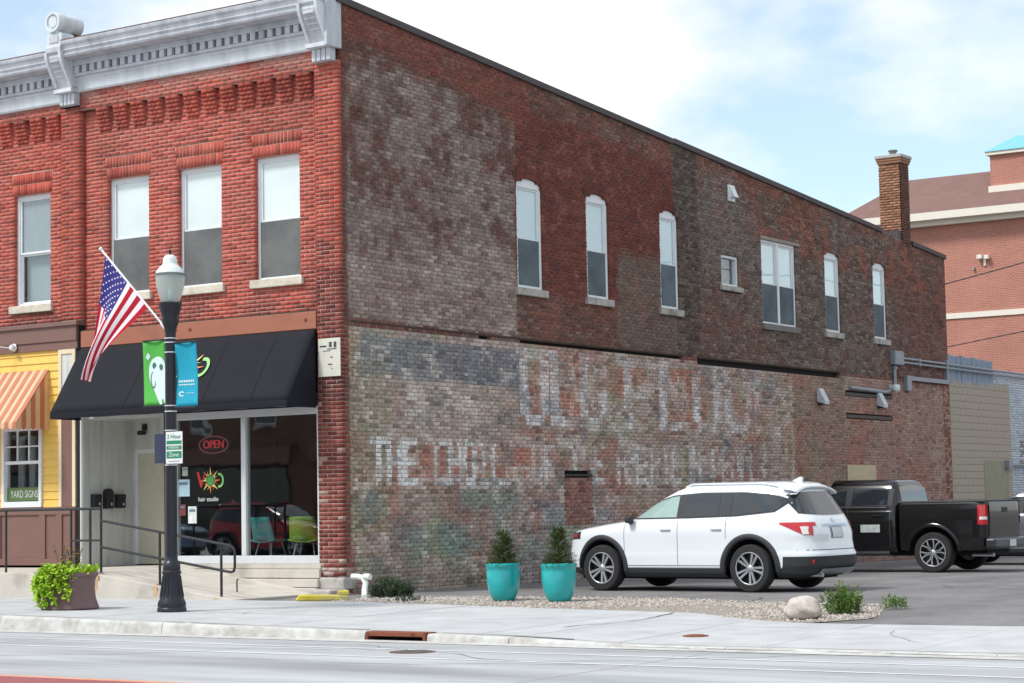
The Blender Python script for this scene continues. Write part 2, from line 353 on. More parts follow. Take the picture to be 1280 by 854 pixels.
def box_mesh(name, arr, dep, front, plane, ncol=1, colfn=None, seed=3, closed=False):
    """arr (N,4) a0,a1,z0,z1; front (N,) outward offset; plane ('F', y0) or ('S', x0)"""
    arr = np.asarray(arr, float); N = len(arr); front = np.broadcast_to(front, (N,))
    cols = []; V = []; F = []
    nt = ncol+1
    # verts: front top row nt, front bottom row nt, back 4
    t = np.linspace(0, 1, nt)
    fa = arr[:, 0, None]+(arr[:, 1]-arr[:, 0])[:, None]*t
    def P(a, o, z):
        a, o, z = np.broadcast_arrays(a, o, z)
        return np.stack([a, plane[1]-o, z], -1) if plane[0] == 'F' else np.stack([plane[1]+o, a, z], -1)
    vt = P(fa, front[:, None], arr[:, 3, None]); vb = P(fa, front[:, None], arr[:, 2, None])
    bk = np.stack([P(arr[:, 0], front-dep, arr[:, 2]), P(arr[:, 1], front-dep, arr[:, 2]), P(arr[:, 1], front-dep, arr[:, 3]), P(arr[:, 0], front-dep, arr[:, 3])], 1)
    V = np.concatenate([vt, vb, bk], 1); nv = 2*nt+4
    base = np.arange(N)[:, None]*nv
    faces = [[nt+i, nt+i+1, i+1, i] for i in range(ncol)]
    b0, b1, b2, b3 = 2*nt, 2*nt+1, 2*nt+2, 2*nt+3
    def ngon(l): return l
    quads = faces+[[0, nt-1, b2, b3], [nt, b0, b1, 2*nt-1], [0, b3, b0, nt], [nt-1, 2*nt-1, b1, b2]]
    if plane[0] == 'S': pass
    Q = np.array(quads)
    Fi = (base[:, :, None]+Q[None]).reshape(-1, 4)
    me = bpy.data.meshes.new(name); nq = len(Fi)
    me.vertices.add(N*nv); me.vertices.foreach_set('co', V.reshape(-1).astype(np.float32))
    me.loops.add(nq*4); me.loops.foreach_set('vertex_index', Fi.reshape(-1).astype(np.int32))
    me.polygons.add(nq); me.polygons.foreach_set('loop_start', (np.arange(nq)*4).astype(np.int32)); me.polygons.foreach_set('loop_total', np.full(nq, 4, np.int32))
    me.update(calc_edges=True)
    if colfn is not None:
        tm = (t[:-1]+t[1:])/2
        sm = arr[:, 0, None]+(arr[:, 1]-arr[:, 0])[:, None]*tm; zm = np.broadcast_to(((arr[:, 2]+arr[:, 3])/2)[:, None], sm.shape)
        r = np.random.default_rng(seed).random((N, 4))
        fc = colfn(sm, zm, r)  # N,ncol,3
        ec = fc.mean(1, keepdims=True).repeat(4, 1)
        allc = np.concatenate([fc, ec], 1)  # N, nquads, 3
        c = np.ones((N*len(quads)*4, 4), np.float32); c[:, :3] = np.repeat(allc.reshape(-1, 3), 4, 0)
        at = me.color_attributes.new('col', 'FLOAT_COLOR', 'CORNER'); at.data.foreach_set('color', c.reshape(-1))
    me.validate()
    return me

def mixc(a, b, t): return a*(1-t[..., None])+b*t[..., None]
C = lambda *a, **k: np.array(S(*a, **k))
def facade_col(sm, zm, r):
    v = fbm(sm*1.3, zm*1.3, 5); rr = r[:, 0, None]+0*sm
    c = mixc(C(172, 76, 63)+0*sm[..., None], C(196, 102, 87), rr*1.0)
    c = mixc(c, C(142, 70, 62), ((r[:, 1, None] > 0.85)+0*sm)*0.8)
    c = mixc(c, C(168, 92, 82), ss(.5, .7, v)*.5)
    c = mixc(c, C(104, 66, 62), ss(5.35, 5.1, zm)*ss(.42, .6, fbm(sm*2.2, zm*3.5, 13))*.55)
    c = mixc(c, C(104, 62, 56), ss(.56, .66, fbm(sm*.9+4, zm*.7, 17))*.35)
    c = mixc(c, C(176, 138, 128), ss(8.85, 9.3, zm)*(ss(.35, .6, fbm(sm*2.5, zm*4, 9)))*.75)
    return c
def pier_col(sm, zm, r):
    rr = r[:, 0, None]+0*sm
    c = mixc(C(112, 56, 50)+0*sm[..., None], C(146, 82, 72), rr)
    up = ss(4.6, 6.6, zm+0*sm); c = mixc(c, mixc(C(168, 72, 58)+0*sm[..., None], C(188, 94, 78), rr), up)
    c = mixc(c, C(92, 50, 50), ((r[:, 1, None] > 0.72)+0*sm)*.7*(1-up*.6))
    c = mixc(c, C(186, 164, 154), ((r[:, 2, None] > 0.93)+0*sm)*(zm < 4.8)*.6)
    c = mixc(c, C(196, 180, 170), ss(.62, .4, zm)*(r[:, 3, None] > .35)*.7)
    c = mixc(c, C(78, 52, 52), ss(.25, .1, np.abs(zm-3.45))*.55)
    return c

FONT = {'T': '11111 00100 00100 00100 00100 00100 00100', 'H': '10001 10001 10001 11111 10001 10001 10001', 'E': '11111 10000 10000 11110 10000 10000 11111',
        'C': '01111 10000 10000 10000 10000 10000 01111', 'O': '01110 10001 10001 10001 10001 10001 01110', 'I': '01110 00100 00100 00100 00100 00100 01110',
        'F': '11111 10000 10000 11110 10000 10000 10000', 'A': '01110 10001 10001 11111 10001 10001 10001', 'M': '10001 11011 10101 10101 10001 10001 10001',
        'R': '11110 10001 10001 11110 10100 10010 10001', 'N': '10001 11001 10101 10101 10011 10001 10001', 'P': '11110 10001 10001 11110 10000 10000 10000',
        'L': '10000 10000 10000 10000 10000 10000 11111', 'D': '11110 10001 10001 10001 10001 10001 11110', 'U': '10001 10001 10001 10001 10001 10001 01110', ' ': '00000 00000 00000 00000 00000 00000 00000'}
def letters(s, z, txt, s0, s1, z0, z1):
    G = np.array([[[int(q) for q in row] for row in FONT[ch].split()] for ch in txt])  # n,7,5
    n = len(txt); u = (s-s0)/(s1-s0)*n; i = np.clip(np.floor(u).astype(int), 0, n-1); cx = np.floor((u-i)*6.0-0.3).astype(int); row = np.floor((z1-z)/(z1-z0)*7).astype(int)
    ok = (u >= 0) & (u < n) & (row >= 0) & (row < 7) & (cx >= 0) & (cx < 5)
    return np.where(ok, G[i, np.clip(row, 0, 6), np.clip(cx, 0, 4)], 0).astype(float)
def bold(s, z, d, *a): return np.maximum(letters(s-d, z, *a), letters(s+d, z, *a))

def soft(fn, s, z, *a): return sum(fn(s+dx, z+dz, *a) for dx, dz in ((-.014, -.014), (.014, -.014), (-.014, .014), (.014, .014), (0, 0)))/5
def wall_top(y): return 10.10-0.0711*y
def side_col(sm, zm, r):
    one = sm*0+1.0; r0 = r[:, 0, None]*one; r1 = r[:, 1, None]*one; r2 = r[:, 2, None]*one; r3 = r[:, 3, None]*one
    n1 = fbm(sm*.9, zm*.9, 21); n2 = fbm(sm*2.2, zm*2.6, 33); n3 = fbm(sm*.45, zm*.6, 41); n4 = fbm(sm*5, zm*5, 51, 3)
    # warp the region coordinates a little so painted edges wander
    so, zo = sm, zm; sm = sm+.16*(fbm(so*1.6, zo*1.6, 201)-.5); zm = zm+.14*(fbm(so*1.6+9, zo*1.6, 203)-.5)
    # bare old brick
    c = mixc(C(96, 66, 58)+0*sm[..., None], C(136, 84, 68), r0)
    c = mixc(c, C(70, 58, 54), (r1 > .70)*.5)
    c = mixc(c, C(158, 82, 62), (r2 > .88)*.5)
    c = mixc(c, C(132, 118, 106), (r3 > .84)*.45)
    c = mixc(c, C(146, 80, 64), ss(.56, .70, n1)*.45)
    c = mixc(c, C(122, 114, 104), ss(.54, .66, n3)*ss(.4, .6, n2)*.6)
    c = mixc(c, mixc(C(150, 116, 104)+0*sm[..., None], C(172, 152, 140), n2), (zm < 4.5)*(.55+.3*n3))
    # upper right: dark brown, reddish towards the back corner
    ur = (sm > 12.8)*(zm > 4.6)
    c = mixc(c, mixc(C(86, 76, 70)+0*sm[..., None], C(128, 118, 108), r3), ur*(.35+.4*ss(.35, .6, fbm(sm*.5, zm*.8, 77))))
    c = mixc(c, C(118, 66, 54), ur*ss(22.5, 24.5, sm)*.45)
    c = mixc(c, C(142, 78, 58), ur*ss(.9, .55, np.abs(zm-(wall_top(sm)-.75)))*ss(.4, .6, n2)*.7)
    g = ur*ss(1.9, 1.2, np.hypot((sm-14.2)/1.0, (zm-7.7)/.75))
    c = mixc(c, C(116, 110, 104), g*(.35+.5*n4))
    # dark pilaster strip
    dk = ss(11.68, 11.74, sm)*ss(12.9, 12.75, sm)*(zm > 4.6)
    c = mixc(c, mixc(C(66, 58, 54)+0*sm[..., None], C(104, 96, 88), r1), dk*.85)
    # red painted rectangle between the three arched windows
    rd = ss(5.40, 5.46, sm)*ss(11.72, 11.66, sm)*ss(5.25, 5.5, zm-.25*n2)*ss(.15, .4, wall_top(sm)-.45-zm+.3*n2)
    bare = ss(9.3, 9.45, sm+.3*n4)*ss(6.85, 6.55, zm+.3*n2)
    rd = rd*(1-bare)
    pr = mixc(C(106, 46, 38)+0*sm[..., None], C(122, 58, 46), n2)
    pr = mixc(pr, C(150, 84, 68), ss(.60, .72, n4)*.55)
    c = mixc(c, pr, rd*(.96-.16*(r1 > .9)))
    c = mixc(c, C(112, 104, 92), bare*(sm < 11.7)*(sm > 5.4)*(zm > 4.6)*(.35+.4*n4))
    # grey worn paint over the front third
    gp = ss(.18, .22, sm)*ss(5.44, 5.38, sm)*(zm > 4.62)*ss(.35, .6, wall_top(sm)-.28-zm-.06*sm+.2*n2)
    amt = ss(.38, .62, fbm(sm*1.0, zm*1.4, 61)*.55+n4*.45)*(.6+.4*n4)
    gc = mixc(C(146, 134, 126)+0*sm[..., None], C(178, 168, 158), r0)
    c = mixc(c, C(98, 62, 56), gp*.55)
    c = mixc(c, gc, .85*gp*amt*(.72+.28*r2)*(.72+.28*r3))
    lo = ss(6.0, 5.6, zm+.35*n2-.12*sm)*gp
    c = mixc(c, mixc(C(168, 148, 136)+0*sm[..., None], C(188, 174, 164), n4), lo*.5*(.72+.28*r1))
    # brown edge strip and red under the coping
    c = mixc(c, C(104, 58, 50), ss(.22, .18, sm)*(zm > 3.4)*.85)
    c = mixc(c, C(134, 62, 50), (sm < 6)*(sm > .2)*ss(.55, .4, wall_top(sm)-zm-.06*sm-.1*n2)*.65)
    # ---- lower painted advertisement
    b = (zm < 4.5)
    mu = b*(sm > .3)*ss(17.6, 17.2, sm)
    tan = mixc(C(164, 152, 140)+0*sm[..., None], C(190, 178, 166), n4)
    c = mixc(c, tan, mu*ss(.3, .62, fbm(sm*1.1, zm*1.3, 71))*.55*(.72+.28*r1))
    # orange-red bare patches
    c = mixc(c, C(164, 104, 86), b*ss(.52, .66, fbm(sm*.8, zm*1.6, 91))*.6*(.72+.28*r2))
    # block of dark blue-grey paint
    blk = b*ss(.48, .54, sm)*ss(5.44, 5.40, sm)*ss(3.52, 3.68, zm-.25*fbm(sm*1.3, zm, 15)+.08)*ss(4.48, 4.40, zm+.1*n2)
    bc = mixc(C(112, 118, 124)+0*sm[..., None], C(84, 90, 104), ss(1.0, 4.8, sm))
    bc = mixc(bc, C(110, 130, 128), ss(.5, .65, n1)*ss(4, 1.5, sm)*.7)
    bc = mixc(bc, C(150, 148, 150), n4*.6)
    c = mixc(c, bc, blk*(.72+.28*n4))
    tb = b*ss(.5, .6, sm)*ss(5.42, 5.38, sm)*ss(2.62, 2.75, zm)*ss(3.75, 3.5, zm)
    c = mixc(c, mixc(C(160, 146, 134)+0*sm[..., None], C(182, 166, 154), n4), tb*.72*(.72+.28*r1))
    # pale strip under the ledge
    c = mixc(c, C(176, 160, 152), b*ss(4.36, 4.42, zm)*(sm < 5.5)*(.72+.28*r1)*.7)
    # green and teal remains
    gr = b*ss(.4, .8, sm)*ss(8.5, 6.5, sm)*ss(1.85, 1.6, zm)*ss(.1, .6, zm)
    c = mixc(c, C(126, 140, 126), gr*ss(.40, .58, fbm(sm*.7+3, zm*1.2, 19))*.85)
    c = mixc(c, C(120, 144, 138), gr*ss(.55, .68, fbm(sm*.9, zm*1.4, 29))*.75)
    c = mixc(c, C(136, 138, 112), b*ss(.62, .5, np.abs(sm-.75))*.45*n4*2*(zm > 1))
    c = mixc(c, C(148, 146, 152), b*ss(4.2, 5, sm)*ss(10, 7.5, sm)*ss(1.7, 1.2, zm)*ss(.3, .62, n2)*.6)
    # lettering, worn
    sm, zm = so+.03*(fbm(so*6, zo*6, 207)-.5), zo+.03*(fbm(so*6+5, zo*6, 209)-.5)
    wear = ss(.26, .55, fbm(so*9, zo*5, 211, 3)*.5+fbm(so*2.5, zo*1.2, 213)*.5)
    wear = np.maximum(wear, .85*ss(5.4, 2.0, so))
    t2 = soft(bold, sm, zm, .028, 'THE CHOICE OF THE AMERICAN PEOPLE', .78, 15.9, 1.80, 2.60)
    keep = np.interp(sm, [0, 1.2, 3, 5.2, 5.6, 6.6, 8.5, 11, 13, 15.9], [.9, .9, .7, .7, .25, .42, .42, .4, .44, .4])*(.45+.8*ss(.3, .6, fbm(sm*2.6, zm*1.1, 88)))
    c = mixc(c, C(222, 227, 226), np.clip(1.3*b*t2*wear*keep, 0, .92)*(.45+.5*(r2 > .22)))
    t1 = np.maximum(soft(bold, sm, zm, .06, 'OLD', 5.45, 8.75, 2.95, 4.42), soft(bold, sm, zm, .07, 'FLOUR', 9.35, 16.8, 2.95, 4.42))
    k1 = np.interp(sm, [5.4, 9, 10.5, 13, 17.4], [.62, .6, .5, .42, .34])*(.55+.45*ss(4.2, 3.2, zm))*(.25+1.1*ss(.3, .62, fbm(sm*3.2, zm*.9, 87)))
    c = mixc(c, C(218, 223, 227), np.clip(1.15*b*t1*wear*k1, 0, .9)*(.45+.5*(r2 > .25)))
    c = mixc(c, C(172, 106, 86), b*(1-t1)*(zm > 3.0)*(zm < 4.3)*(sm > 6)*(sm < 13)*ss(.46, .62, fbm(sm*1.7, zm*1.2, 81))*.65)
    c = mixc(c, C(174, 106, 86), b*(1-t2)*(zm > 1.9)*(zm < 2.5)*(sm > 2)*(sm < 6)*ss(.46, .6, fbm(sm*2.1, zm*1.5, 83))*.7)
    c = mixc(c, C(190, 196, 200), b*ss(.42, .62, n4)*ss(.14, .08, np.abs(zm-1.86-.05*np.sin(sm)))*(sm > 2.6)*(sm < 5.4)*.6)
    # vertical pale and moss streaks
    c = mixc(c, C(168, 160, 148), b*ss(.07, .045, np.abs(sm-17.3))*.75)
    c = mixc(c, C(150, 150, 110), b*ss(.14, .08, np.abs(sm-11.9))*(zm < 2.6)*.7)
    c = mixc(c, C(138, 124, 98), b*ss(.2, .1, np.abs(sm-8.95))*(zm > 2.9)*.5)
    c = mixc(c, C(132, 118, 96), b*(sm > 17.4)*(sm < 20.4)*ss(.35, .6, n2)*.55)
    c = mixc(c, C(112, 120, 124), mu*ss(.58, .68, fbm(sm*1.3+7, zm*2.1, 95))*.5)
    c = mixc(c, C(150, 150, 118), mu*ss(.60, .70, fbm(sm*1.5+2, zm*1.0, 97))*.5)
    c = mixc(c, C(198, 190, 180), mu*ss(.60, .70, fbm(sm*2.6+5, zm*3.4, 99))*.55)
    # bricked-up hatch
    nch = (sm > 7.0)*(sm < 8.04)*(zm > 1.0)*(zm < 1.95)
    c = mixc(c, mixc(C(128, 66, 56)+0*sm[..., None], C(150, 96, 84), r0), nch*.8)
    # greyer tone towards the foot of the wall
    c = mixc(c, C(110, 98, 94), ss(.5, .1, zm)*.4*(.72+.28*r0))
    c = mixc(c, (c@np.array([.3, .55, .15]))[..., None]*np.array([1.06, .99, .93]), (.22-.10*(zo < 4.5)*one))*(1.2+.12*(zo < 4.5)*one)[..., None]
    sp = (r1-.5)*.46+(fbm(so*14, zo*14, 301, 2)-.5)*.5; c = c*(1+sp*(.8+.5*(so > 12.8)*(zo > 4.6)))[..., None]
    c = mixc(c, C(78, 70, 66), ((r2 > .90)+0*so)*.5)
    pc_ = pier_col(sm, zm, r); c = mixc(c, pc_, ss(.23, .21, sm)*.85*(zm < 4.5))
    return np.clip(c, .005, .9)

# ------------------------------------------------------------------ windows
M_white = mat('white_paint', S(226, 230, 232), .5, vary=.05, scale=5)
M_alu = mat('aluminium_frame', S(214, 218, 220), .4, .2, vary=.04)
M_stone = mat('limestone', S(206, 198, 182), .9, vary=.14, scale=8, bump=.5, bscale=40, col2=S(176, 168, 154), c2scale=3)
M_stone_s = mat('limestone_grey', S(176, 172, 166), .9, vary=.18, scale=8, bump=.5, bscale=40, col2=S(140, 134, 128), c2scale=3)
M_shade = mat('roller_shade', S(240, 244, 244), .8, vary=.06, scale=1.5)
M_screen = mat('insect_screen', S(112, 114, 113), .75, vary=.15, scale=70, spec=.2, col2=S(92, 94, 95), c2scale=1.3, c2lo=.4, c2hi=.65)
M_screen_d = mat('screen_blue', S(92, 106, 114), .6, vary=.12, scale=40, spec=.4, col2=S(66, 76, 84), c2scale=1.1, c2lo=.38, c2hi=.62)
M_glass = glass_mat('window_glass')
M_glass_dk = glass_mat('shop_glass', (.80, .84, .84), 1.0, .10)

def dh_window(parent, side, s0, s1, z0, z1, zm, face=0.08, dep=.085, arch=0.0, shade=M_shade, screen=M_screen, mframe=M_white, sill=True, mull=False, msill=M_stone, fw=.05, shade_upper=True, sillw=.08):
    """double hung sash window; built in wall coordinates (x along wall, y inwards, z up)"""
    y0 = face+dep; zs = z1-arch
    m = MB(); m.box(s0, s0+fw, y0, y0+.12, z0, zs); m.box(s1-fw, s1, y0, y0+.12, z0, zs); m.box(s0+fw, s1-fw, y0, y0+.12, z0, z0+fw*.8)
    if arch > 0:
        n = 12; top = [(s0+(s1-s0)*i/n, zs+arch*(1-(2*i/n-1)**2)) for i in range(n+1)]
        m.prism([(s1, zs-.07), (s0, zs-.07)]+top, y0, y0+.12, 'y')
        ht = zs-.07
    else: m.box(s0+fw, s1-fw, y0, y0+.12, z1-fw, z1); ht = z1-fw
    if mull: m.box((s0+s1)/2-.05, (s0+s1)/2+.05, y0-.01, y0+.12, z0+fw*.8, ht)
    w = m.build('window', mframe, parent, bevel=.006)
    if side: w.rotation_euler = (0, 0, R(90))
    bays = [(s0+fw, s1-fw)] if not mull else [(s0+fw, (s0+s1)/2-.05), ((s0+s1)/2+.05, s1-fw)]
    for a, b in bays:
        r = .035
        u = MB(); u.box(a, a+r, y0+.03, y0+.06, zm, ht); u.box(b-r, b, y0+.03, y0+.06, zm, ht); u.box(a+r, b-r, y0+.03, y0+.06, ht-r, ht); u.box(a+r, b-r, y0+.03, y0+.06, zm, zm+r)
        u.build('upper_sash', mframe, w)
        u = MB(); u.box(a, a+r, y0+.065, y0+.095, z0+fw*.8, zm-.001); u.box(b-r, b, y0+.065, y0+.095, z0+fw*.8, zm-.001); u.box(a+r, b-r, y0+.065, y0+.095, z0+fw*.8, z0+fw*.8+r); u.box(a+r, b-r, y0+.065, y0+.095, zm-r, zm-.001)
        u.build('lower_sash', mframe, w)
        MB().box(a+r, b-r, y0+.044, y0+.048, zm+r, ht-r).build('pane', M_glass, w)
        MB().box(a+r, b-r, y0+.078, y0+.082, z0+fw*.8+r, zm-r).build('pane', M_glass, w)
        if screen: MB().box(a+.004, b-.004, y0+.012, y0+.016, z0+fw*.8+.002, zm+.005).build('screen', screen, w)
        if shade: MB().box(a+.002, b-.002, y0+.0605, y0+.064, zm+.01, ht-.01).build('shade', shade, w)
    m = MB(); m.box(s0-.1, s1+.1, y0+.45, y0+.46, z0-.1, z1+.1); m.box(s0-.09, s0-.08, y0+.121, y0+.449, z0-.1, z1+.1); m.box(s1+.08, s1+.09, y0+.121, y0+.449, z0-.1, z1+.1); m.box(s0-.079, s1+.079, y0+.125, y0+.448, z0-.09, z0-.08); m.box(s0-.079, s1+.079, y0+.125, y0+.448, z1+.08, z1+.09)
    m.build('dark_backing', M_dark, w)  # added dark box, keeps light from behind out of the window
    if sill:
        MB().box(s0-sillw, s1+sillw, face-.07, y0+.02, z0-.15, z0-.005).build('sill', msill, w, bevel=.012)
    return w

# ------------------------------------------------------------------ corner brick building
bld = thing('brick_building', 'two storey red brick corner building with faded painted advertisement on its long side wall', 'building', (0, 0, 0))
PANEL = 0.12
wins = [(-5.545, -4.515, 5.42, 7.57), (-3.795, -2.755, 5.42, 7.57), (-1.985, -.965, 5.42, 7.57)]
def rect_op(a, b, z0, z1): return lambda z: (a, b) if z0 < z < z1 else None
JK = .42   # flat brick arch over the facade windows
ops = [rect_op(a, b, z0-.15, z1) for a, b, z0, z1 in wins]+[lambda z, a=a, b=b, z1=z1: (a-.02-.12*(z-z1), b+.02+.12*(z-z1)) if z1 <= z < z1+JK else None for a, b, z0, z1 in wins]
CORB = [-5.60+.4375*i for i in range(12)]
zones = []
B1, M1 = brick_zone(-6.15, -.52, 4.80, 8.93, ops, seed=2); zones.append((B1, M1, ('F', PANEL)))
B2, M2 = brick_zone(-6.15, -.52, 8.938, 9.36, seed=3); zones.append((B2, M2, ('F', 0.0)))
fac_meshes = []
def add_wall(parent, name, B, Mo, plane, colfn, bm, mm, ncol=1, dep=.10, seed=5, rough=.004, mrec=.005, mcol=None):
    rr = np.random.default_rng(seed)
    me = box_mesh(name, B, dep, np.clip(rr.normal(0, rough*.6, len(B)), -.0025 if rough < .006 else -.004, .006), plane, ncol, colfn, seed)
    o = mkobj(name, me, bm, parent); o['kind'] = 'stuff'
    if mcol is not None:
        seg = []
        for a, b, z0, z1 in Mo:
            n = max(1, round((b-a)/.3)); e = np.linspace(a, b, n+1); seg += [(e[i], e[i+1], z0, z1) for i in range(n)]
        me2 = box_mesh('mortar', seg, dep, np.full(len(seg), -mrec), plane, 1, mcol, seed)
    else:
        mo = np.array(Mo); me2 = box_mesh('mortar', mo, dep, np.full(len(mo), -mrec), plane)
    o2 = mkobj('mortar_joints', me2, mm, parent)
    return o
facade = MB().box(-6.66, -.02, .19, .40, 4.80, 10.0)
# wall core with window holes: strips between the openings
fc = MB(); xsb = [-6.64]+[v for a, b, _, _ in wins for v in (a-.08, b+.08)]+[-.03]
for i in range(0, len(xsb), 2): fc.box(xsb[i], xsb[i+1], PANEL+.105, .44, 4.8, 9.36)
for a, b, z0, z1 in wins: fc.box(a-.08, b+.08, PANEL+.22, .44, 4.8, z0-.13); fc.box(a-.08, b+.08, PANEL+.105, .44, z1+.12, 9.36)
fwall = fc.build('facade_wall', mat('wall_core', S(120, 90, 80), .95), bld)
for (B, Mo, pl), sd in zip(zones, (11, 12)): add_wall(fwall, 'brickwork', B, Mo, pl, facade_col, M_brick, M_mortar, seed=sd)
# corbel table
cb = []; cf = []
for x in CORB:
    for i in range(6):
        z0 = 8.504+i*.0713; w = .145; f = .025+.018*i
        if i % 2: L_ = [(x-w, x-.006), (x+.006, x+w)]
        else: L_ = [(x-w, x-w+.09), (x-w+.1, x+w-.1), (x+w-.09, x+w)]
        for a, b in L_: cb.append((a, b, z0+.004, z0+.0713-.004)); cf.append(f)
me = box_mesh('corbels', cb, .2, np.array(cf), ('F', PANEL), 1, facade_col, 8); o = mkobj('corbels', me, M_brick, fwall); o['kind'] = 'stuff'
cm = [(x-.143, x+.143, 8.508, 8.93) for x in CORB]
mkobj('corbel_joints', box_mesh('cj', cm, .2, np.full(len(cm), .004), ('F', PANEL)), M_mortar, fwall)
# soldier courses (flat arches) over the windows, two rows
sb = []
for a, b, z0, z1 in wins:
    n = 14
    for row in range(2):
        za = z1+.005+row*JK/2; zb = za+JK/2-.012
        for i in range(n):
            ex = .02+.12*(row*.21+.1)
            A = a-ex+(b-a+2*ex)*i/n; Bq = a-ex+(b-a+2*ex)*(i+1)/n
            sb.append((A+.006, Bq-.006, za, zb))
o = mkobj('flat_arches', box_mesh('flat_arches', sb, .10, np.random.default_rng(4).normal(0.001, .002, len(sb)), ('F', PANEL), 1, facade_col, 9), M_brick, fwall); o['kind'] = 'stuff'
for a, b, z0, z1 in wins: mkobj('arch_joints', box_mesh('aj', [(a-.07, b+.07, z1, z1+JK)], .09, np.full(1, -.004), ('F', PANEL)), M_mortar, fwall)
for a, b, z0, z1 in wins: dh_window(bld, False, a, b, z0, z1, 6.44, face=PANEL, shade=M_shade)
# corner pier: bricks one by one
PB, PM = brick_zone(-.52, 0.0, .27, 9.05, seed=6)
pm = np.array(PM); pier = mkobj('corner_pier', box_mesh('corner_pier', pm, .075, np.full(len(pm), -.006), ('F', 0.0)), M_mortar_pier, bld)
cache = {}
PB.sort(key=lambda q: q[2])
def single_bricks(parent, Bs, y0, colfn, seed, m):
    rr = np.random.default_rng(seed)
    for a, b, z0, z1 in Bs:
        w = round((b-a)/.005)*.005; zband = int(z0/.6); key = (w, zband, int(rr.integers(0, 5)), id(colfn))
        if key not in cache:
            me = box_mesh('brick', [(-w/2, w/2, 0, .0595)], .08, 0.0, ('F', 0.0), 1, lambda s, z, r: colfn(s+a, z+z0, rr.random((1, 4))), 1); me.materials.append(m); cache[key] = me
        o = bpy.data.objects.new('brick', cache[key]); COL.objects.link(o); o.parent = parent; o.location = ((a+b)/2, y0+rr.normal(0, .002), z0)
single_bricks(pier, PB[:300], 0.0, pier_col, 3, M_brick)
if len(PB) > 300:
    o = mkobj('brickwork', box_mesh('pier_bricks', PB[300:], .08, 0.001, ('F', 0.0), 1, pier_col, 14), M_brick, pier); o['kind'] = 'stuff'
# left pilaster
LB, LM = brick_zone(-6.65, -6.165, 4.99, 9.0, seed=7)
lm_ = np.array(LM); pil = mkobj('pilaster', box_mesh('pilaster', lm_, .20, np.full(len(lm_), -.008), ('F', 0.0)), M_mortar_pier, bld)
o = mkobj('brickwork', box_mesh('pilaster_bricks', LB, .2, 0.0, ('F', 0.0), 1, lambda s, z, r: pier_col(s, z*0+6.2, r), 15), M_brick, pil); o['kind'] = 'stuff'
# stone plinth of the pier
m = MB(); m.box(-.50, .035, -.05, .30, .06, .265); m.build('plinth_stone', M_stone_s, bld, bevel=.03)
m = MB(); m.prism([(-.80, -.35), (.02, -.42), (.12, -.05), (.05, .02), (-.55, .0), (-.75, -.1)], -.05, .075, 'z'); m.build('plinth_footing', M_stone_s, bld, bevel=.03)

# ---- side wall
SW = [(5.46, 6.36), (8.02, 8.88), (11.05, 11.85)]; SW2 = [(19.40, 20.27), (22.38, 23.2)]
Z0S, Z1S = 5.58, 7.72; ARCH = .11
def arch_op(a, b, z0=Z0S-.14, z1=Z1S):
    zs = z1-ARCH
    def f(z):
        if z <= z0 or z >= z1: return None
        if z < zs: return (a, b)
        h = math.sqrt(max(0, 1-(z-zs)/ARCH))*(b-a)/2; return ((a+b)/2-h, (a+b)/2+h)
    return f
sops = [arch_op(a, b) for a, b in SW]+[arch_op(a, b, 5.44, 7.60) for a, b in SW2]
sops += [rect_op(13.86, 14.72, 6.17, 7.0), rect_op(15.9, 17.72, 5.42, 7.55)]
sops += [rect_op(5.5, 11.9, 4.50, 4.575), rect_op(12.6, 20.1, 4.46, 4.575), rect_op(4.1, 4.5, 4.50, 4.575), rect_op(7.0, 8.04, 1.94, 2.05)]
sops += [rect_op(20.42, 23.4, 3.97, 4.12), rect_op(20.42, 23.4, 3.42, 3.55)]
SB, SM = brick_zone(0.082, 27.45, -.35, 10.12, sops, top=lambda y: wall_top(y)+.035, header=7, jitter=.006, seed=9)
swall = MB()
holes = sorted([(a, b, z0-.2, z1+.05) for (a, b), z0, z1 in [(w, Z0S, Z1S) for w in SW]+[(w, 5.58, 7.6) for w in SW2]]+[(13.86, 14.72, 6.1, 7.05), (15.9, 17.72, 5.3, 7.6)])
cur = .32
for a, b, z0, z1 in holes+[(27.42, 27.43, 0, 0)]:
    A = cur; Bq = a-.1
    if Bq > A: swall.prism([(A, -.35), (Bq, -.35), (Bq, wall_top(Bq)-.02), (A, wall_top(A)-.02)], -.36, -.112, 'x')
    if z1 > 0:
        swall.prism([(a-.1, -.35), (b+.1, -.35), (b+.1, z0), (a-.1, z0)], -.36, -.112, 'x'); swall.prism([(a-.1, z1), (b+.1, z1), (b+.1, wall_top(b+.1)-.02), (a-.1, wall_top(a-.1)-.02)], -.36, -.112, 'x')
    cur = b+.1
swo = swall.build('side_wall', M_dark, bld)
def side_mortar(sm, zm, r): return mixc(side_col(sm, zm, np.full_like(r, .5)), C(150, 136, 126), .38+0*sm)
add_wall(swo, 'brickwork', SB, SM, ('S', 0.0), side_col, M_wallbrick, M_wallbrick, ncol=4, dep=.11, seed=21, rough=.006, mrec=.006, mcol=side_mortar)
for a, b in SW: dh_window(bld, True, a, b, Z0S, Z1S, 6.53, face=0.0, dep=.03, arch=ARCH, shade=mat('sky_reflection_shade', S(200, 224, 234), .5, vary=.08, scale=1.2), screen=M_screen_d, msill=M_stone_s, fw=.07, sillw=.1)  # blue shade tint paints the sky's reflection in the upper panes
for a, b in SW2: dh_window(bld, True, a, b, 5.58, 7.60, 6.48, face=0.0, dep=.03, arch=ARCH, shade=M_shade, screen=M_screen_d, msill=M_stone_s, fw=.07, sillw=.1)
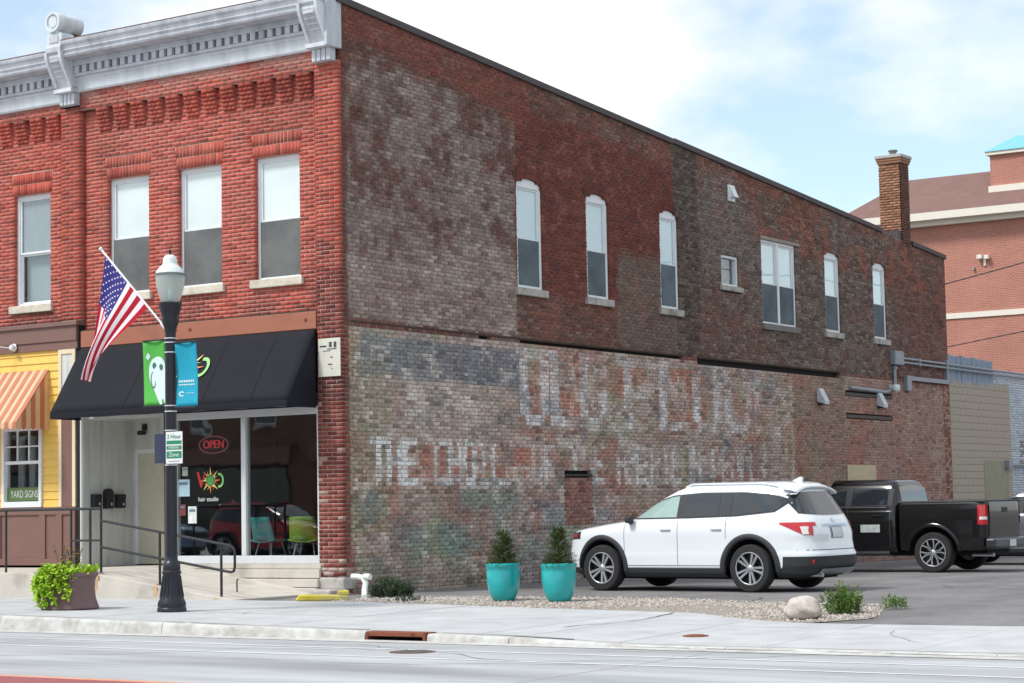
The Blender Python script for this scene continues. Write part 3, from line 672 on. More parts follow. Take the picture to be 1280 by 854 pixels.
dh_window(bld, True, 15.9, 17.72, 5.56, 7.55, 6.5, face=0.0, dep=.03, shade=M_shade, screen=M_screen_d, mull=True, msill=mat('grey_sill', S(120, 116, 112), .9), fw=.06)
# small fixed window
m = MB(); a, b, z0, z1 = 13.86, 14.72, 6.30, 7.0
m.box(a, a+.06, .04, .16, z0, z1); m.box(b-.06, b, .04, .16, z0, z1); m.box(a+.06, b-.06, .04, .16, z1-.06, z1); m.box(a+.06, b-.06, .04, .16, z0, z0+.05)
w = m.build('window', M_white, bld, bevel=.006); w.rotation_euler = (0, 0, R(90))
MB().box(a+.06, b-.06, .12, .124, z0+.05, z1-.06).build('pane', M_glass, w); MB().box(a, b, .3, .31, z0, z1).build('shade', M_screen_d, w)
MB().box(a-.08, b+.12, -.06, .1, z0-.12, z0-.004).build('sill', M_stone_s, w, bevel=.01)
# brick arches over the arched windows
ab = MB(); acol = []
for a, b, zs in [(a, b, Z1S-ARCH) for a, b in SW]+[(a, b, 7.60-ARCH) for a, b in SW2]:
    w_ = (b-a)/2; Rr = (w_*w_+ARCH*ARCH)/(2*ARCH); cy = (a+b)/2; cz = zs+ARCH-Rr; th = math.asin(w_/Rr)+.03
    n = 14
    for row in range(2):
        r0 = Rr+.004+row*.115; r1 = r0+.105
        for i in range(n):
            t0 = -th+2*th*i/n+.004; t1 = -th+2*th*(i+1)/n-.004
            P = [(cy+r*math.sin(t), cz+r*math.cos(t)) for r, t in ((r0, t0), (r0, t1), (r1, t1), (r1, t0))]
            ab.prism(P, -.08, .012, 'x')
me_o = ab.build('window_arches', M_wallbrick, swo); me_o['kind'] = 'stuff'
me = me_o.data; cc = np.ones((len(me.loops), 4), np.float32); npoly = len(me.polygons)
nb_ = npoly//6; vco = np.array([v.co for v in me.vertices]).reshape(nb_, -1, 3).mean(1); pc = side_col(vco[:, 1:2], vco[:, 2:3]+.15, np.random.default_rng(2).random((nb_, 4)))[:, 0]*.9
cc[:, :3] = np.repeat(np.repeat(pc, 6, 0), 4, 0)[:len(cc)]; me.color_attributes.new('col', 'FLOAT_COLOR', 'CORNER').data.foreach_set('color', cc.reshape(-1))
# ledge course, lintels, rusty beams
M_ledge = mat('old_ledge', S(74, 60, 54), .9, vary=.3, scale=8, bump=.5)
m = MB()
for a, b, p in ((.3, 2.6, .012), (2.62, 5.4, .02), (5.42, 8.9, .03), (8.93, 11.95, .028), (12.6, 16.0, .035), (16.03, 20.1, .035)): m.box(-.09, p, a, b, 4.578, 4.606)
m.build('ledge', M_ledge, swo)
for z in (4.045, 3.485): MB().box(-.09, .015, 20.44, 23.38, z-.03, z+.055).build('steel_lintel', mat('steel_lintel', S(86, 80, 78), .7, .2, vary=.3, scale=10), swo)
MB().box(-.09, .016, 7.02, 8.02, 1.96, 2.0).build('hatch_lintel', M_ledge, swo)
MB().box(-.09, .02, 15.86, 17.95, 7.556, 7.63).build('window_lintel', mat('lintel_paint', S(150, 140, 130), .9, vary=.2), swo)
MB().box(.012, .035, 20.34, 22.1, 1.55, 2.26).build('plywood_patch', mat('plywood', S(196, 180, 150), .85, vary=.12, scale=4, stretch=(1, .2, 3)), swo)
# coping
M_cop = mat('coping_metal', S(74, 66, 68), .6, .2, vary=.15, scale=3)
for y0_, y1_, nm in ((-.05, 11.7, 0), (11.75, 23.05, 0), (25.1, 27.5, 0)):
    t = lambda y: wall_top(y)+(.0 if y < 11.72 else .02)
    MB().prism([(y0_, t(y0_)-.055), (y1_, t(y1_)-.055), (y1_, t(y1_)+.07), (y0_, t(y0_)+.07)], -.42, .05, 'x').build('coping', M_cop, bld, bevel=.01)
MB().box(-12, -.36, .45, 27.4, 7.3, 7.4).build('roof_deck', M_cop, bld)
MB().box(-12, 0.0, 27.0, 27.44, -.3, 8.0).build('rear_wall', mat('rear_brick', S(120, 76, 64), .9, vary=.2, scale=20), bld)
MB().box(-12, -11.8, .45, 27.0, -.3, 8.0).build('party_wall', M_dark, bld)
# chimney
CB = MB(); chc = [(-.66, -.0, 24.45, 25.05)]
x0, x1, y0, y1 = -.62, .004, 24.45, 25.05
chim = MB().box(x0+.01, x1-.01, y0+.01, y1-.01, 8.2, 10.5).build('chimney', M_mortar_side, bld)
def chim_col(f):
    def g(sm, zm, r):
        rr = r[:, 0, None]+0*sm
        c = mixc(C(*f[0])+0*sm[..., None], C(*f[1]), rr); return mixc(c, C(110, 80, 66), (r[:, 1, None] > .85)*.7+0*sm)
    return g
for pl, a, b, cf_ in ((('F', y0), x0, x1, chim_col(((140, 96, 74), (178, 130, 102)))), (('S', x1), y0, y1, chim_col(((92, 60, 52), (116, 78, 66))))):  # front face coloured as sunlit, side face darker as if in shade
    bq, mq = brick_zone(a, b, 8.3, 10.5, seed=31)
    o = mkobj('brickwork', box_mesh('chimney_bricks', bq, .02, 0.0, pl, 1, cf_, 33), M_brick, chim); o['kind'] = 'stuff'
for z, d in ((10.5, .03), (10.57, .05)): MB().box(x0-d, x1+d, y0-d, y1+d, z, z+.066).build('corbel_course', mat('chimney_course', S(150, 110, 88), .9, vary=.2, scale=20), chim)
MB().box(x0-.08, x1+.08, y0-.08, y1+.08, 10.64, 10.73).build('cap', mat('cap_concrete', S(176, 172, 168), .9, vary=.15), chim, bevel=.015)
MB().lathe([(.10, 10.73), (.10, 10.86), (.13, 10.865), (.13, 10.90), (.0, 10.92)], ((x0+x1)/2, (y0+y1)/2, 0), 14).build('flue', mat('flue_metal', S(130, 128, 126), .5, .6), chim)
MB().box(x0-.05, x1-.02, 24.25, 24.45, 8.36, 8.62).build('flashing', M_cop, chim)

# ------------------------------------------------------------------ cornice
M_corn = mat('cornice_paint', S(190, 195, 202), .55, vary=.12, scale=4, col2=S(160, 163, 168), c2scale=2.4, c2lo=.45, c2hi=.7, stretch=(1.5, 1.5, .4))
M_corn_l = mat('cornice_band', S(208, 214, 219), .55, vary=.1, scale=4, col2=S(184, 188, 192), c2scale=2.2, c2lo=.5, c2hi=.72, stretch=(1.5, 1.5, .4))
M_cap = mat('roof_cap', S(120, 96, 92), .7, vary=.15)
def cornice(parent, xa, xb, dz, n_dent):
    Z = lambda z: z+dz
    band = MB().prism([(.1, Z(9.27)), (-.05, Z(9.27)), (-.07, Z(9.30)), (-.07, Z(9.47)), (-.11, Z(9.50)), (-.11, Z(9.545)), (.1, Z(9.545))], xa, xb, 'x').build('cornice_fascia', M_corn_l, parent)
    MB().box(xa, xb, .0, .1, Z(9.545), Z(9.84)).build('frieze', M_corn, band); MB().box(xa, xb, -.17, .0, Z(9.546), Z(9.598)).build('dentil_shelf', M_corn, band); MB().box(xa, xb, -.19, .0, Z(9.776), Z(9.842)).build('frieze_rail', M_corn, band)
    pitch = (xb-xa)/n_dent
    for i in range(n_dent):
        x = xa+pitch*(i+.5); MB().box(x-pitch*.29, x+pitch*.29, -.185, .0, Z(9.60), Z(9.736)).build('dentil', M_corn, band, bevel=.004)
    MB().box(xa, xb, -.2, .0, Z(9.737), Z(9.775)).build('dentil_rail', M_corn, band)
    cr = MB().prism([(.1, Z(9.845)), (-.28, Z(9.845)), (-.28, Z(9.86)), (-.43, Z(9.865)), (-.45, Z(9.90)), (-.45, Z(9.915)), (-.42, Z(9.925)), (-.43, Z(9.97)), (-.455, Z(9.985)), (-.455, Z(10.0)), (-.44, Z(10.01)), (-.46, Z(10.06)), (-.49, Z(10.10)), (-.50, Z(10.14)), (-.50, Z(10.165)), (.1, Z(10.19))], xa, xb, 'x').build('crown_moulding', M_corn, parent)
    MB().prism([(.1, Z(10.192)), (-.505, Z(10.168)), (-.505, Z(10.185)), (.1, Z(10.21))], xa, xb, 'x').build('drip_cap', M_cap, cr)
def bracket(parent, xa, xb, finial):
    prof = [(.0, 10.12), (-.47, 10.12), (-.50, 10.07), (-.50, 9.98), (-.46, 9.93), (-.47, 9.88), (-.45, 9.80), (-.40, 9.70), (-.34, 9.60), (-.27, 9.48), (-.22, 9.38), (-.20, 9.33), (-.0, 9.33)]
    b = MB().prism(prof, xa, xb, 'x').build('cornice_bracket', M_corn, parent, bevel=.008)
    # raised side ribs with a recessed front between them
    for a, c in ((xa-.012, xa+.05), (xb-.05, xb+.012)):
        MB().prism([(-.0, 9.98), (-.52, 9.98), (-.50, 9.86), (-.47, 9.78), (-.42, 9.68), (-.36, 9.58), (-.29, 9.46), (-.24, 9.36), (-.0, 9.36)], a, c, 'x').build('scroll_rib', M_corn_l, b, bevel=.006)
    for i in range(5):
        z = 9.82-i*.085; y = -.455+i*.052
        MB().box(xa+.09, xb-.09, y-.015, y+.05, z-.03, z+.03).build('scroll_relief', M_corn, b, bevel=.012)
    MB().box(xa-.03, xb+.03, -.26, .0, 9.255, 9.33).build('bracket_base', M_corn_l, b, bevel=.008)
    for i in range(4):
        w = (xb-xa)/4; MB().box(xa+w*i+.012, xa+w*(i+1)-.012, -.14, 0, 9.04, 9.254).build('flute', M_corn_l, b, bevel=.012)
    MB().box(xa, xb, -.10, 0, 9.035, 9.25).build('fluted_block', M_corn, b)
    if finial:
        xm = (xa+xb)/2; w = (xb-xa)/2
        n = 14; arc = [(xm+w*math.cos(t), 10.27+.12*math.sin(t)) for t in np.linspace(0, math.pi, n)]
        MB().prism([(xm-w, 10.12), (xm+w, 10.12)]+arc, -.46, -.12, 'y').build('finial_block', M_corn_l, b, bevel=.008)
        arc = [(xm+w*.6*math.cos(t), 10.26+.08*math.sin(t)) for t in np.linspace(0, math.pi, n)]
        MB().prism([(xm-w*.6, 10.16), (xm+w*.6, 10.16)]+arc, -.475, -.46, 'y').build('finial_panel', M_corn, b, bevel=.006)
        r = .19; MB().lathe([(0, -.50), (r*.55, -.50), (r*.58, -.47), (r*.72, -.47), (r*.76, -.51), (r, -.51), (r, .12), (0, .12)], (xm, 0, 10.555), 30, 'y').build('barrel_finial', M_corn_l, b, auto=35)
        MB().box(xm-w*.5, xm+w*.5, -.10, .10, 10.12, 10.38).build('finial_gap_shade', M_dark, b)  # dark block paints the shade of the gap under the barrel
bl = thing('cornice', 'grey painted metal cornice with dentils and scroll brackets crowning the brick corner building', 'cornice', (0, 0, 0))
bracket(bl, -6.55, -6.15, True); bracket(bl, -.47, -.05, False)
cornice(bl, -6.15, -.47, 0.0, 29)
MB().box(-.05, .012, -.30, .1, 9.25, 10.16).build('end_panel', M_corn, bl, bevel=.01)
MB().box(-12.2, -.03, .1, .44, 9.28, 10.06).build('parapet', M_ledge, bld)
bl.name = 'cornice'

# ------------------------------------------------------------------ storefront of the corner building
M_band = mat('lintel_band', S(158, 100, 78), .7, vary=.08, scale=4, col2=S(144, 90, 70), c2scale=2)
m = MB(); m.box(-6.12, -.525, -.02, .3, 4.475, 4.775); m.build('lintel_band', M_band, bld, bevel=.008)
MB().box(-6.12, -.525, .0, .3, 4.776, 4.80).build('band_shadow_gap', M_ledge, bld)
for x in (-.75, -3.4): MB().lathe([(0, -.02), (.028, -.015), (.034, 0)], (x, -.02, 4.64), 12, 'y').build('bolt_rosette', M_rust, bld)
sf = MB(); # shop window frame
X0, X1, Z0, Z1 = -3.90, -.475, .49, 3.16
sf.box(X0, X0+.11, .02, .14, Z0, Z1); sf.box(X1-.09, X1, .02, .14, Z0, Z1); sf.box(X0+.11, X1-.09, .02, .14, Z0, Z0+.14); sf.box(X0+.11, X1-.09, .02, .14, Z1-.13, Z1); sf.box(-2.26, -2.155, .015, .14, Z0+.14, Z1-.13)
shop = sf.build('shop_window', M_alu, bld, bevel=.006)
MB().box(X0+.11, -2.26, .075, .081, Z0+.14, Z1-.13).build('pane', M_glass_dk, shop); MB().box(-2.155, X1-.09, .075, .081, Z0+.14, Z1-.13).build('pane', M_glass_dk, shop)
# room behind
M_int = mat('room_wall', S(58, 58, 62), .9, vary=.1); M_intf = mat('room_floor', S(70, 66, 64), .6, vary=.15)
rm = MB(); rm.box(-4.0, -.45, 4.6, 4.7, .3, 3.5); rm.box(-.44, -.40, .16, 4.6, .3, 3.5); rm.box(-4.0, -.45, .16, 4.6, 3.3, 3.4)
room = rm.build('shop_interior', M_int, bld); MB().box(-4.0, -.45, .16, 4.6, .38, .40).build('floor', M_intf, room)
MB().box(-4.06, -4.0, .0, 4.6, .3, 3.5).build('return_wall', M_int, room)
# pictures on back wall
M_pic = mat('pale_prints', S(120, 118, 116), .8, vary=.3, scale=9)
for x, z in ((-1.9, 1.9), (-1.55, 1.9), (-1.2, 1.9), (-1.9, 1.5), (-1.2, 1.5), (-1.55, 1.05)): MB().box(x-.14, x+.14, 4.56, 4.59, z-.16, z+.16).build('framed_print', M_pic, room, bevel=.01)
MB().box(-2.9, -2.82, 1.6, 1.68, .4, 3.3).build('column', M_dark, room)
# entry alcove: boarded wall, door
M_boards = mat('white_boards', S(206, 208, 204), .6, vary=.08, scale=3, col2=S(188, 190, 186), c2scale=1.2, stretch=(3, 3, .4))
alc = MB().box(-6.16, -6.125, 0, 1.45, .42, 3.3).build('alcove_wall', M_boards, bld)
yb = 0.02
for i in range(9):
    MB().box(-6.125, -6.105-random.uniform(0, .004), yb, yb+.148, .425, 3.14).build('board', M_boards, alc, bevel=.004); yb += .153
MB().box(-6.125, -6.08, -.02, 1.42, 3.14, 3.2).build('head_trim', M_white, alc)
M_door = mat('cream_door', S(204, 198, 180), .55, vary=.05)
bw = MB(); bw.box(-6.125, -6.06, 1.32, 1.5, .42, 3.3); bw.box(-6.06, -5.0, 1.34, 1.5, 2.60, 3.3); bw.box(-5.04, -4.06, 1.34, 1.5, .42, 3.3)
bwo = bw.build('alcove_back', M_boards, bld)
MB().box(-6.125, -4.06, 0.16, 1.34, 3.16, 3.2).build('alcove_ceiling', M_boards, bwo)
dr = MB(); dr.box(-5.99, -5.11, 1.38, 1.42, .44, 2.52); door = dr.build('door', M_door, bld, bevel=.006)
m = MB(); m.box(-6.06, -5.99, 1.33, 1.44, .44, 2.6); m.box(-5.11, -5.04, 1.33, 1.44, .44, 2.6); m.box(-5.99, -5.11, 1.33, 1.44, 2.52, 2.6); m.build('door_frame', M_white, door)
for z0, z1 in ((.56, 1.3), (1.42, 2.4)): MB().box(-5.86, -5.24, 1.374, 1.38, z0, z1).build('door_panel', M_door, door, bevel=.003)
MB().lathe([(0, 1.30), (.03, 1.31), (.032, 1.34), (.012, 1.35), (.012, 1.38)], (-5.2, 0, 1.4), 12, 'y').build('knob', mat('dark_metal', S(60, 60, 62), .4, .8), door)
# security light over the door
sl = thing('security_light', 'small twin security light above the cream door under the awning', 'light', (-5.80, 1.33, 2.98))
M_blk = mat('black_metal', S(34, 36, 40), .45, vary=.1, scale=10)
MB().box(-.06, .06, -.03, .005, -.02, .1).build('light_body', M_blk, sl, bevel=.01)
for s in (-1, 1): MB().lathe([(0, -.14), (.04, -.13), (.045, -.06), (.02, -.03)], (s*.045, 0, -.07), 12, 'y').build('lamp_head', M_blk, sl)
# mailboxes on the boarded wall
for i, (yc, zc, w, h, arch, lb) in enumerate(((.305, 1.64, .20, .25, 0, 'black square mailbox on white boards, closest to the brown corner post'), (.615, 1.65, .20, .32, 1, 'black mailbox with arched top between the two square mailboxes'), (.925, 1.63, .21, .26, 0, 'black square mailbox on white boards, closest to the cream door'))):
    t = thing('mailbox', lb, 'mailbox', (-6.104, yc, zc), 0, 'mailboxes beside the shop door')
    P = [(-w/2, -h/2), (w/2, -h/2), (w/2, h/2)]+([(w*.3, h/2+.04), (0, h/2+.06), (-w*.3, h/2+.04)] if arch else [])+[(-w/2, h/2)]
    MB().prism(P, 0, .10, 'x').build('mailbox_body', M_blk, t, bevel=.012)
    MB().box(.10, .112, -w/2+.01, w/2-.01, h*.1, h*.5-.01).build('lid', M_blk, t, bevel=.004)
    MB().box(.10, .108, w*.1, w*.25, -h*.3, -h*.15).build('catch', M_alu, t)

# black awning
aw = thing('awning', 'long black fabric shop awning with a bright sun logo', 'awning', (0, 0, 0))
M_cloth = mat('black_canvas', S(26, 28, 36), .85, vary=.12, scale=3, bump=.15, bscale=300, spec=.3)
ax0, ax1, ap, at, ab_ = -6.10, -.53, .80, 4.46, 3.24
P = []
for x in np.linspace(ax0, ax1, 29):
    row = []
    for t in np.linspace(0, 1, 10):
        sag = -.012*math.sin(math.pi*t)*(1+.4*math.sin(x*3.1))
        row.append((x, -.03-(ap-.03)*t+sag*.5, at+(ab_-at)*t+sag))
    P.append(row)
can = MB().grid(P).build('canopy', M_cloth, aw, smooth=True, solid=.006)
MB().grid([[(x, -ap, ab_), (x, -ap-.002, ab_-.06), (x, -ap+.004, ab_-.115+.002*math.sin(x*7))] for x in np.linspace(ax0, ax1, 40)]).build('valance', M_cloth, aw, solid=.005)
for x in (ax0, ax1):
    MB().prism([(-.03, at), (-ap, ab_), (-ap, ab_-.115), (-.03, ab_-.115)], x-.004, x+.004, 'x').build('end_panel', M_cloth, aw)
for x in (-4.3, -2.45, -1.35):
    MB().tube([(x, -.03, at+.004), (x, -ap-.002, ab_+.004)], .006, 6).build('seam', M_cloth, aw)
m = MB(); m.tube([(ax0+.02, -ap+.02, ab_-.1), (ax1-.02, -ap+.02, ab_-.1)], .014, 8); m.build('front_bar', M_alu, aw)
# logo: sun between the letters V and D with script below
M_red = mat('logo_red', S(206, 44, 56), .6, vary=.05); M_yel = mat('logo_yellow', S(238, 214, 130), .6, vary=.05); M_grn = mat('logo_green', S(70, 160, 80), .6, vary=.05); M_lim = mat('logo_lime', S(140, 200, 120), .6, vary=.05); M_wht = mat('logo_white', S(218, 222, 220), .6, vary=.03); M_orn = mat('logo_orange', S(226, 130, 60), .6, vary=.05)
def logo(parent, frame, s, txt=True, gm=None):
    """frame(u,v) gives the point on the surface; s scales the logo"""
    def flat(name, poly, m):
        MB().add([frame(u*s, v*s) for u, v in poly], [tuple(range(len(poly)))]).build(name, m, parent)
    flat('logo_letter', [(-.62, .30), (-.52, .30), (-.36, -.16), (-.40, -.24), (-.46, -.2)], M_red); flat('logo_letter', [(-.40, -.24), (-.36, -.16), (-.26, .18), (-.31, .2)], M_red)
    for i in range(16):
        a = 2*math.pi*i/16; L = .46 if i % 2 == 0 else .36; b = .055; c1 = .19; k = .10 if i % 2 else -.06
        flat('sun_ray', [(c1*math.cos(a-.16), c1*math.sin(a-.16)), ((L*.7)*math.cos(a+k), (L*.7)*math.sin(a+k)), (L*math.cos(a-k*.6), L*math.sin(a-k*.6)), ((L*.66)*math.cos(a+k+.13), (L*.66)*math.sin(a+k+.13)), (c1*math.cos(a+.16), c1*math.sin(a+.16))], M_yel if i % 3 else M_orn)
    flat('sun_disc', [(.165*math.cos(t), .165*math.sin(t)) for t in np.linspace(0, 2*math.pi, 24, endpoint=False)], gm or M_grn)
    outer = [(.40+.2*math.cos(t), .25*math.sin(t)) for t in np.linspace(-1.9, 1.9, 14)]; inner = [(.40+.13*math.cos(t), .17*math.sin(t)) for t in np.linspace(1.9, -1.9, 14)]
    for i in range(13): flat('logo_letter', [outer[i], outer[i+1], inner[12-i], inner[13-i]], M_lim)
nrm = Vector((0, -(at-ab_), -(ap-.03))).normalized(); nrm = Vector((0, -abs(at-ab_), (ap-.03))).normalized(); dn = Vector((0, -(ap-.03), ab_-at)).normalized()
cl = Vector((-3.12, -.03, at))+dn*.66+nrm*.02
logo(aw, lambda u, v: cl+Vector((u, 0, 0))-dn*v+nrm*.006, .85)
tilt = math.atan2(at-ab_, ap-.03)
text_obj('hair studio', .17, M_wht, aw, cl+dn*.52+nrm*.008+Vector((.1, 0, 0)), (tilt, 0, 0), 'awning_lettering', ext=.001)

# window decals: things stuck on the glass
lg = thing('window_decal', 'sun logo decal with red and green letters on shop window', 'decal', (-3.02, .07, 1.95))
logo(lg, lambda u, v: (u, 0, v), .52); text_obj('hair studio', .11, M_wht, lg, (-.05, -.002, -.33), (R(90), 0, 0), 'decal_lettering', ext=.0005)
op = thing('open_sign', 'oval red neon open sign hanging behind the shop window', 'neon sign', (-3.02, .16, 2.58))
M_neon = mat('neon_red', S(220, 50, 60), .5, vary=0, emit=((1.0, .10, .12), .28)); M_neonb = mat('neon_blue', S(120, 60, 80), .5, vary=0, emit=((.5, .12, .2), .25))
text_obj('OPEN', .20, M_neon, op, (0, 0, 0), (R(90), 0, 0), 'neon_letters', ext=.01, sx=.95)
MB().tube([(.34*math.cos(t), 0, .15*math.sin(t)) for t in np.linspace(0, 2*math.pi, 40)], .012, 6).build('neon_border', M_neonb, op)
MB().box(-.36, .36, .03, .05, -.17, .17).build('back_panel', M_dark, op, bevel=.01)
for x, z, w, h, m_, lb in ((-3.62, 2.12, .13, .16, mat('notice_green', S(160, 176, 158), .7), 'small pale green notice on shop window beside the lamp post'), (-3.66, 1.83, .30, .30, mat('notice_blue', S(166, 196, 208), .7, vary=.15, scale=14), 'pale blue poster on shop window'), (-3.45, 1.35, .20, .30, mat('notice_white', S(208, 214, 212), .7, vary=.25, scale=12), 'white paper notice low on shop window'), (-3.68, 1.44, .14, .20, mat('notice_red', S(110, 50, 54), .7, vary=.3, scale=12), 'small dark red sticker on shop window')):
    t = thing('window_notice', lb, 'notice', (x, .068, z)); MB().box(-w/2, w/2, 0, .003, -h/2, h/2).build('paper', m_, t); MB().box(-w*.35, w*.35, -.002, 0, h*.18, h*.34).build('heading', mat('heading_ink', S(96, 120, 140), .7), t)

# chairs in the window
def chair(x, y, rz, m, lb):
    t = thing('shop_chair', lb, 'chair', (x, y, .40), rz)
    MB().grid([[(u, v, .45+.04*(abs(u)/.27)**2+.03*(v < -.2)) for v in np.linspace(-.26, .24, 8)] for u in np.linspace(-.27, .27, 9)]).build('seat', m, t, smooth=True, solid=.02)
    MB().grid([[(u*(1-.15*w), .24+.12*w-.10*(abs(u)/.27)**2, .47+.42*w) for w in np.linspace(0, 1, 8)] for u in np.linspace(-.27, .27, 9)]).build('backrest', m, t, smooth=True, solid=.02)
    for sx in (-1, 1):
        for sy in (-1, 1): MB().tube([(sx*.15, sy*.13, .44), (sx*.24, sy*.22, 0)], .012, 8).build('leg', M_alu, t)
chair(-2.12, .62, R(175), mat('teal_plastic', S(84, 190, 190), .4, vary=.05), 'teal chair inside the shop window')
chair(-1.32, .66, R(200), mat('lime_plastic', S(170, 196, 70), .4, vary=.05), 'lime green chair inside the shop window')
MB_ = None

# wall sign on the pier
ws = thing('wall_sign', 'weathered white metal sign fixed to the brick corner pier', 'sign', (-.235, -.02, 3.965))
MB().box(-.235, .235, -.012, .01, -.325, .325).build('sign_plate', mat('weathered_white', S(206, 204, 192), .6, vary=.1, scale=7, col2=S(176, 168, 150), c2scale=5, c2lo=.6, c2hi=.75), ws, bevel=.004)
M_ink = mat('sign_ink', S(70, 70, 74), .7, vary=.2)
for x, z, w, h in ((-.13, .19, .14, .03), (.03, .215, .06, .09), (.13, .21, .06, .10), (.06, .14, .2, .018), (-.05, .11, .16, .014), (.05, .0, .05, .02), (.02, -.12, .09, .02), (.06, -.19, .03, .015)): MB().box(x-w/2, x+w/2, -.014, -.012, z-h/2, z+h/2).build('print_mark', M_ink, ws)

# ------------------------------------------------------------------ neighbouring building on the left
nb = thing('neighbour_building', 'red brick building with yellow clapboard storefront adjoining the corner building', 'building', (0, 0, 0))
nops = [rect_op(-8.045, -7.055, 5.23, 7.50), lambda z: (-8.065-.12*(z-7.5), -7.035+.12*(z-7.5)) if 7.5 <= z < 7.92 else None]
NB, NM = brick_zone(-12, -6.66, 4.98, 8.93, nops, seed=40); NB2, NM2 = brick_zone(-12, -6.66, 8.938, 9.30, seed=41)
nc = MB(); nc.box(-12, -8.13, .19, .44, 4.8, 9.3); nc.box(-6.98, -6.66, .19, .44, 4.8, 9.3); nc.box(-8.13, -6.98, .3, .44, 4.8, 5.3); nc.box(-8.13, -6.98, .19, .44, 7.6, 9.3)
nwall = nc.build('facade_wall', bpy.data.materials['wall_core'], nb)
add_wall(nwall, 'brickwork', NB, NM, ('F', PANEL), facade_col, M_brick, M_mortar, seed=42); add_wall(nwall, 'brickwork', NB2, NM2, ('F', 0.0), facade_col, M_brick, M_mortar, seed=43)
cb = []; cf = []
for x in [-6.92-.4375*i for i in range(11)]:
    for i in range(6):
        z0 = 8.504+i*.0713; w = .145; f = .025+.018*i
        for a, b in ([(x-w, x-.006), (x+.006, x+w)] if i % 2 else [(x-w, x-w+.09), (x-w+.1, x+w-.1), (x+w-.09, x+w)]): cb.append((a, b, z0+.004, z0+.0673)); cf.append(f)
o = mkobj('corbels', box_mesh('corbels', cb, .2, np.array(cf), ('F', PANEL), 1, facade_col, 8), M_brick, nwall); o['kind'] = 'stuff'
sb = []
for row in range(2):
    for i in range(16):
        A = -8.09+1.08*i/16; sb.append((A+.005, A+1.08/16-.005, 7.505+row*.21, 7.505+row*.21+.198))
o = mkobj('flat_arch', box_mesh('flat_arch', sb, .1, 0.0, ('F', PANEL), 1, facade_col, 10), M_brick, nwall); o['kind'] = 'stuff'
mkobj('arch_joints', box_mesh('aj2', [(-8.1, -7.0, 7.5, 7.93)], .09, np.full(1, -.006), ('F', PANEL)), M_mortar, nwall)
dh_window(nb, False, -8.045, -7.055, 5.38, 7.50, 6.38, face=PANEL, shade=mat('curtain_grey', S(150, 160, 164), .8, vary=.12, scale=3, stretch=(6, 1, .4)), screen=None, fw=.06)
MB().box(-7.95, -7.15, .4, .41, 5.4, 6.5).build('curtain', bpy.data.materials['curtain_grey'], nb)
cornice(nb, -12, -6.56, -.16, 28)
# timber storefront
M_brown = mat('brown_paint', S(122, 92, 84), .6, vary=.06, scale=4); M_tan = mat('cream_trim', S(226, 208, 176), .6, vary=.06, scale=4); M_yelw = mat('yellow_clapboard', S(238, 196, 98), .6, vary=.06, scale=4)
MB().box(-12, -6.2, -.06, .3, 4.62, 4.985).build('sign_board', M_brown, nb, bevel=.01)
MB().box(-12, -6.15, -.10, .3, 4.90, 4.985).build('sign_board_cap', M_brown, nb, bevel=.01)
MB().box(-12, -6.2, -.035, .3, 4.47, 4.615).build('cream_trim', M_brown, nb)
z = 1.54; i = 0
while z < 4.46:
    for a, b in ((-12, -8.25), (-7.13, -6.70)) if 1.52 < z < 3.08 else ((-12, -6.70),):
        MB().prism([(.03, z), (.0, z), (.018, z+.148), (.03, z+.148)], a, b, 'x').build('clapboard', M_yelw, nb)
    z += .15
m = MB(); m.box(-12, -8.23, .031, .06, 1.54, 4.47); m.box(-7.14, -6.7, .031, .06, 1.54, 4.47); m.box(-8.23, -7.14, .031, .06, 3.07, 4.47); m.build('sheathing', M_yelw, nb)
m = MB(); m.box(-6.70, -6.62, -.03, .2, 1.54, 4.68); m.box(-6.34, -6.26, -.03, .2, 1.54, 4.68); m.box(-6.62, -6.34, -.03, .2, 4.38, 4.68); m.build('corner_trim', M_tan, nb, bevel=.006)
MB().box(-6.62, -6.34, -.012, .2, 1.54, 3.24).build('corner_board', M_brown, nb)
MB().box(-6.62, -6.34, -.010, .2, 3.25, 4.38).build('corner_board_upper', M_boards, nb)
MB().box(-6.255, -6.17, .0, .2, .42, 4.9).build('recess_shade', M_dark, nb)  # dark strip paints the shade in the recessed joint beside the pilaster
# panelled dado
MB().box(-12, -6.26, -.01, .2, .46, 1.535).build('dado_back', M_brown, nb)
m = MB(); m.box(-12, -6.26, -.04, -.01, 1.40, 1.535); m.box(-12, -6.26, -.04, -.01, .46, .58)
for a, b in ((-6.36, -6.26), (-6.76, -6.60), (-7.2, -7.04), (-8.40, -8.24), (-9.6, -9.44)): m.box(a, b, -.04, -.01, .58, 1.40)
m.build('dado_rails', M_brown, nb, bevel=.006)
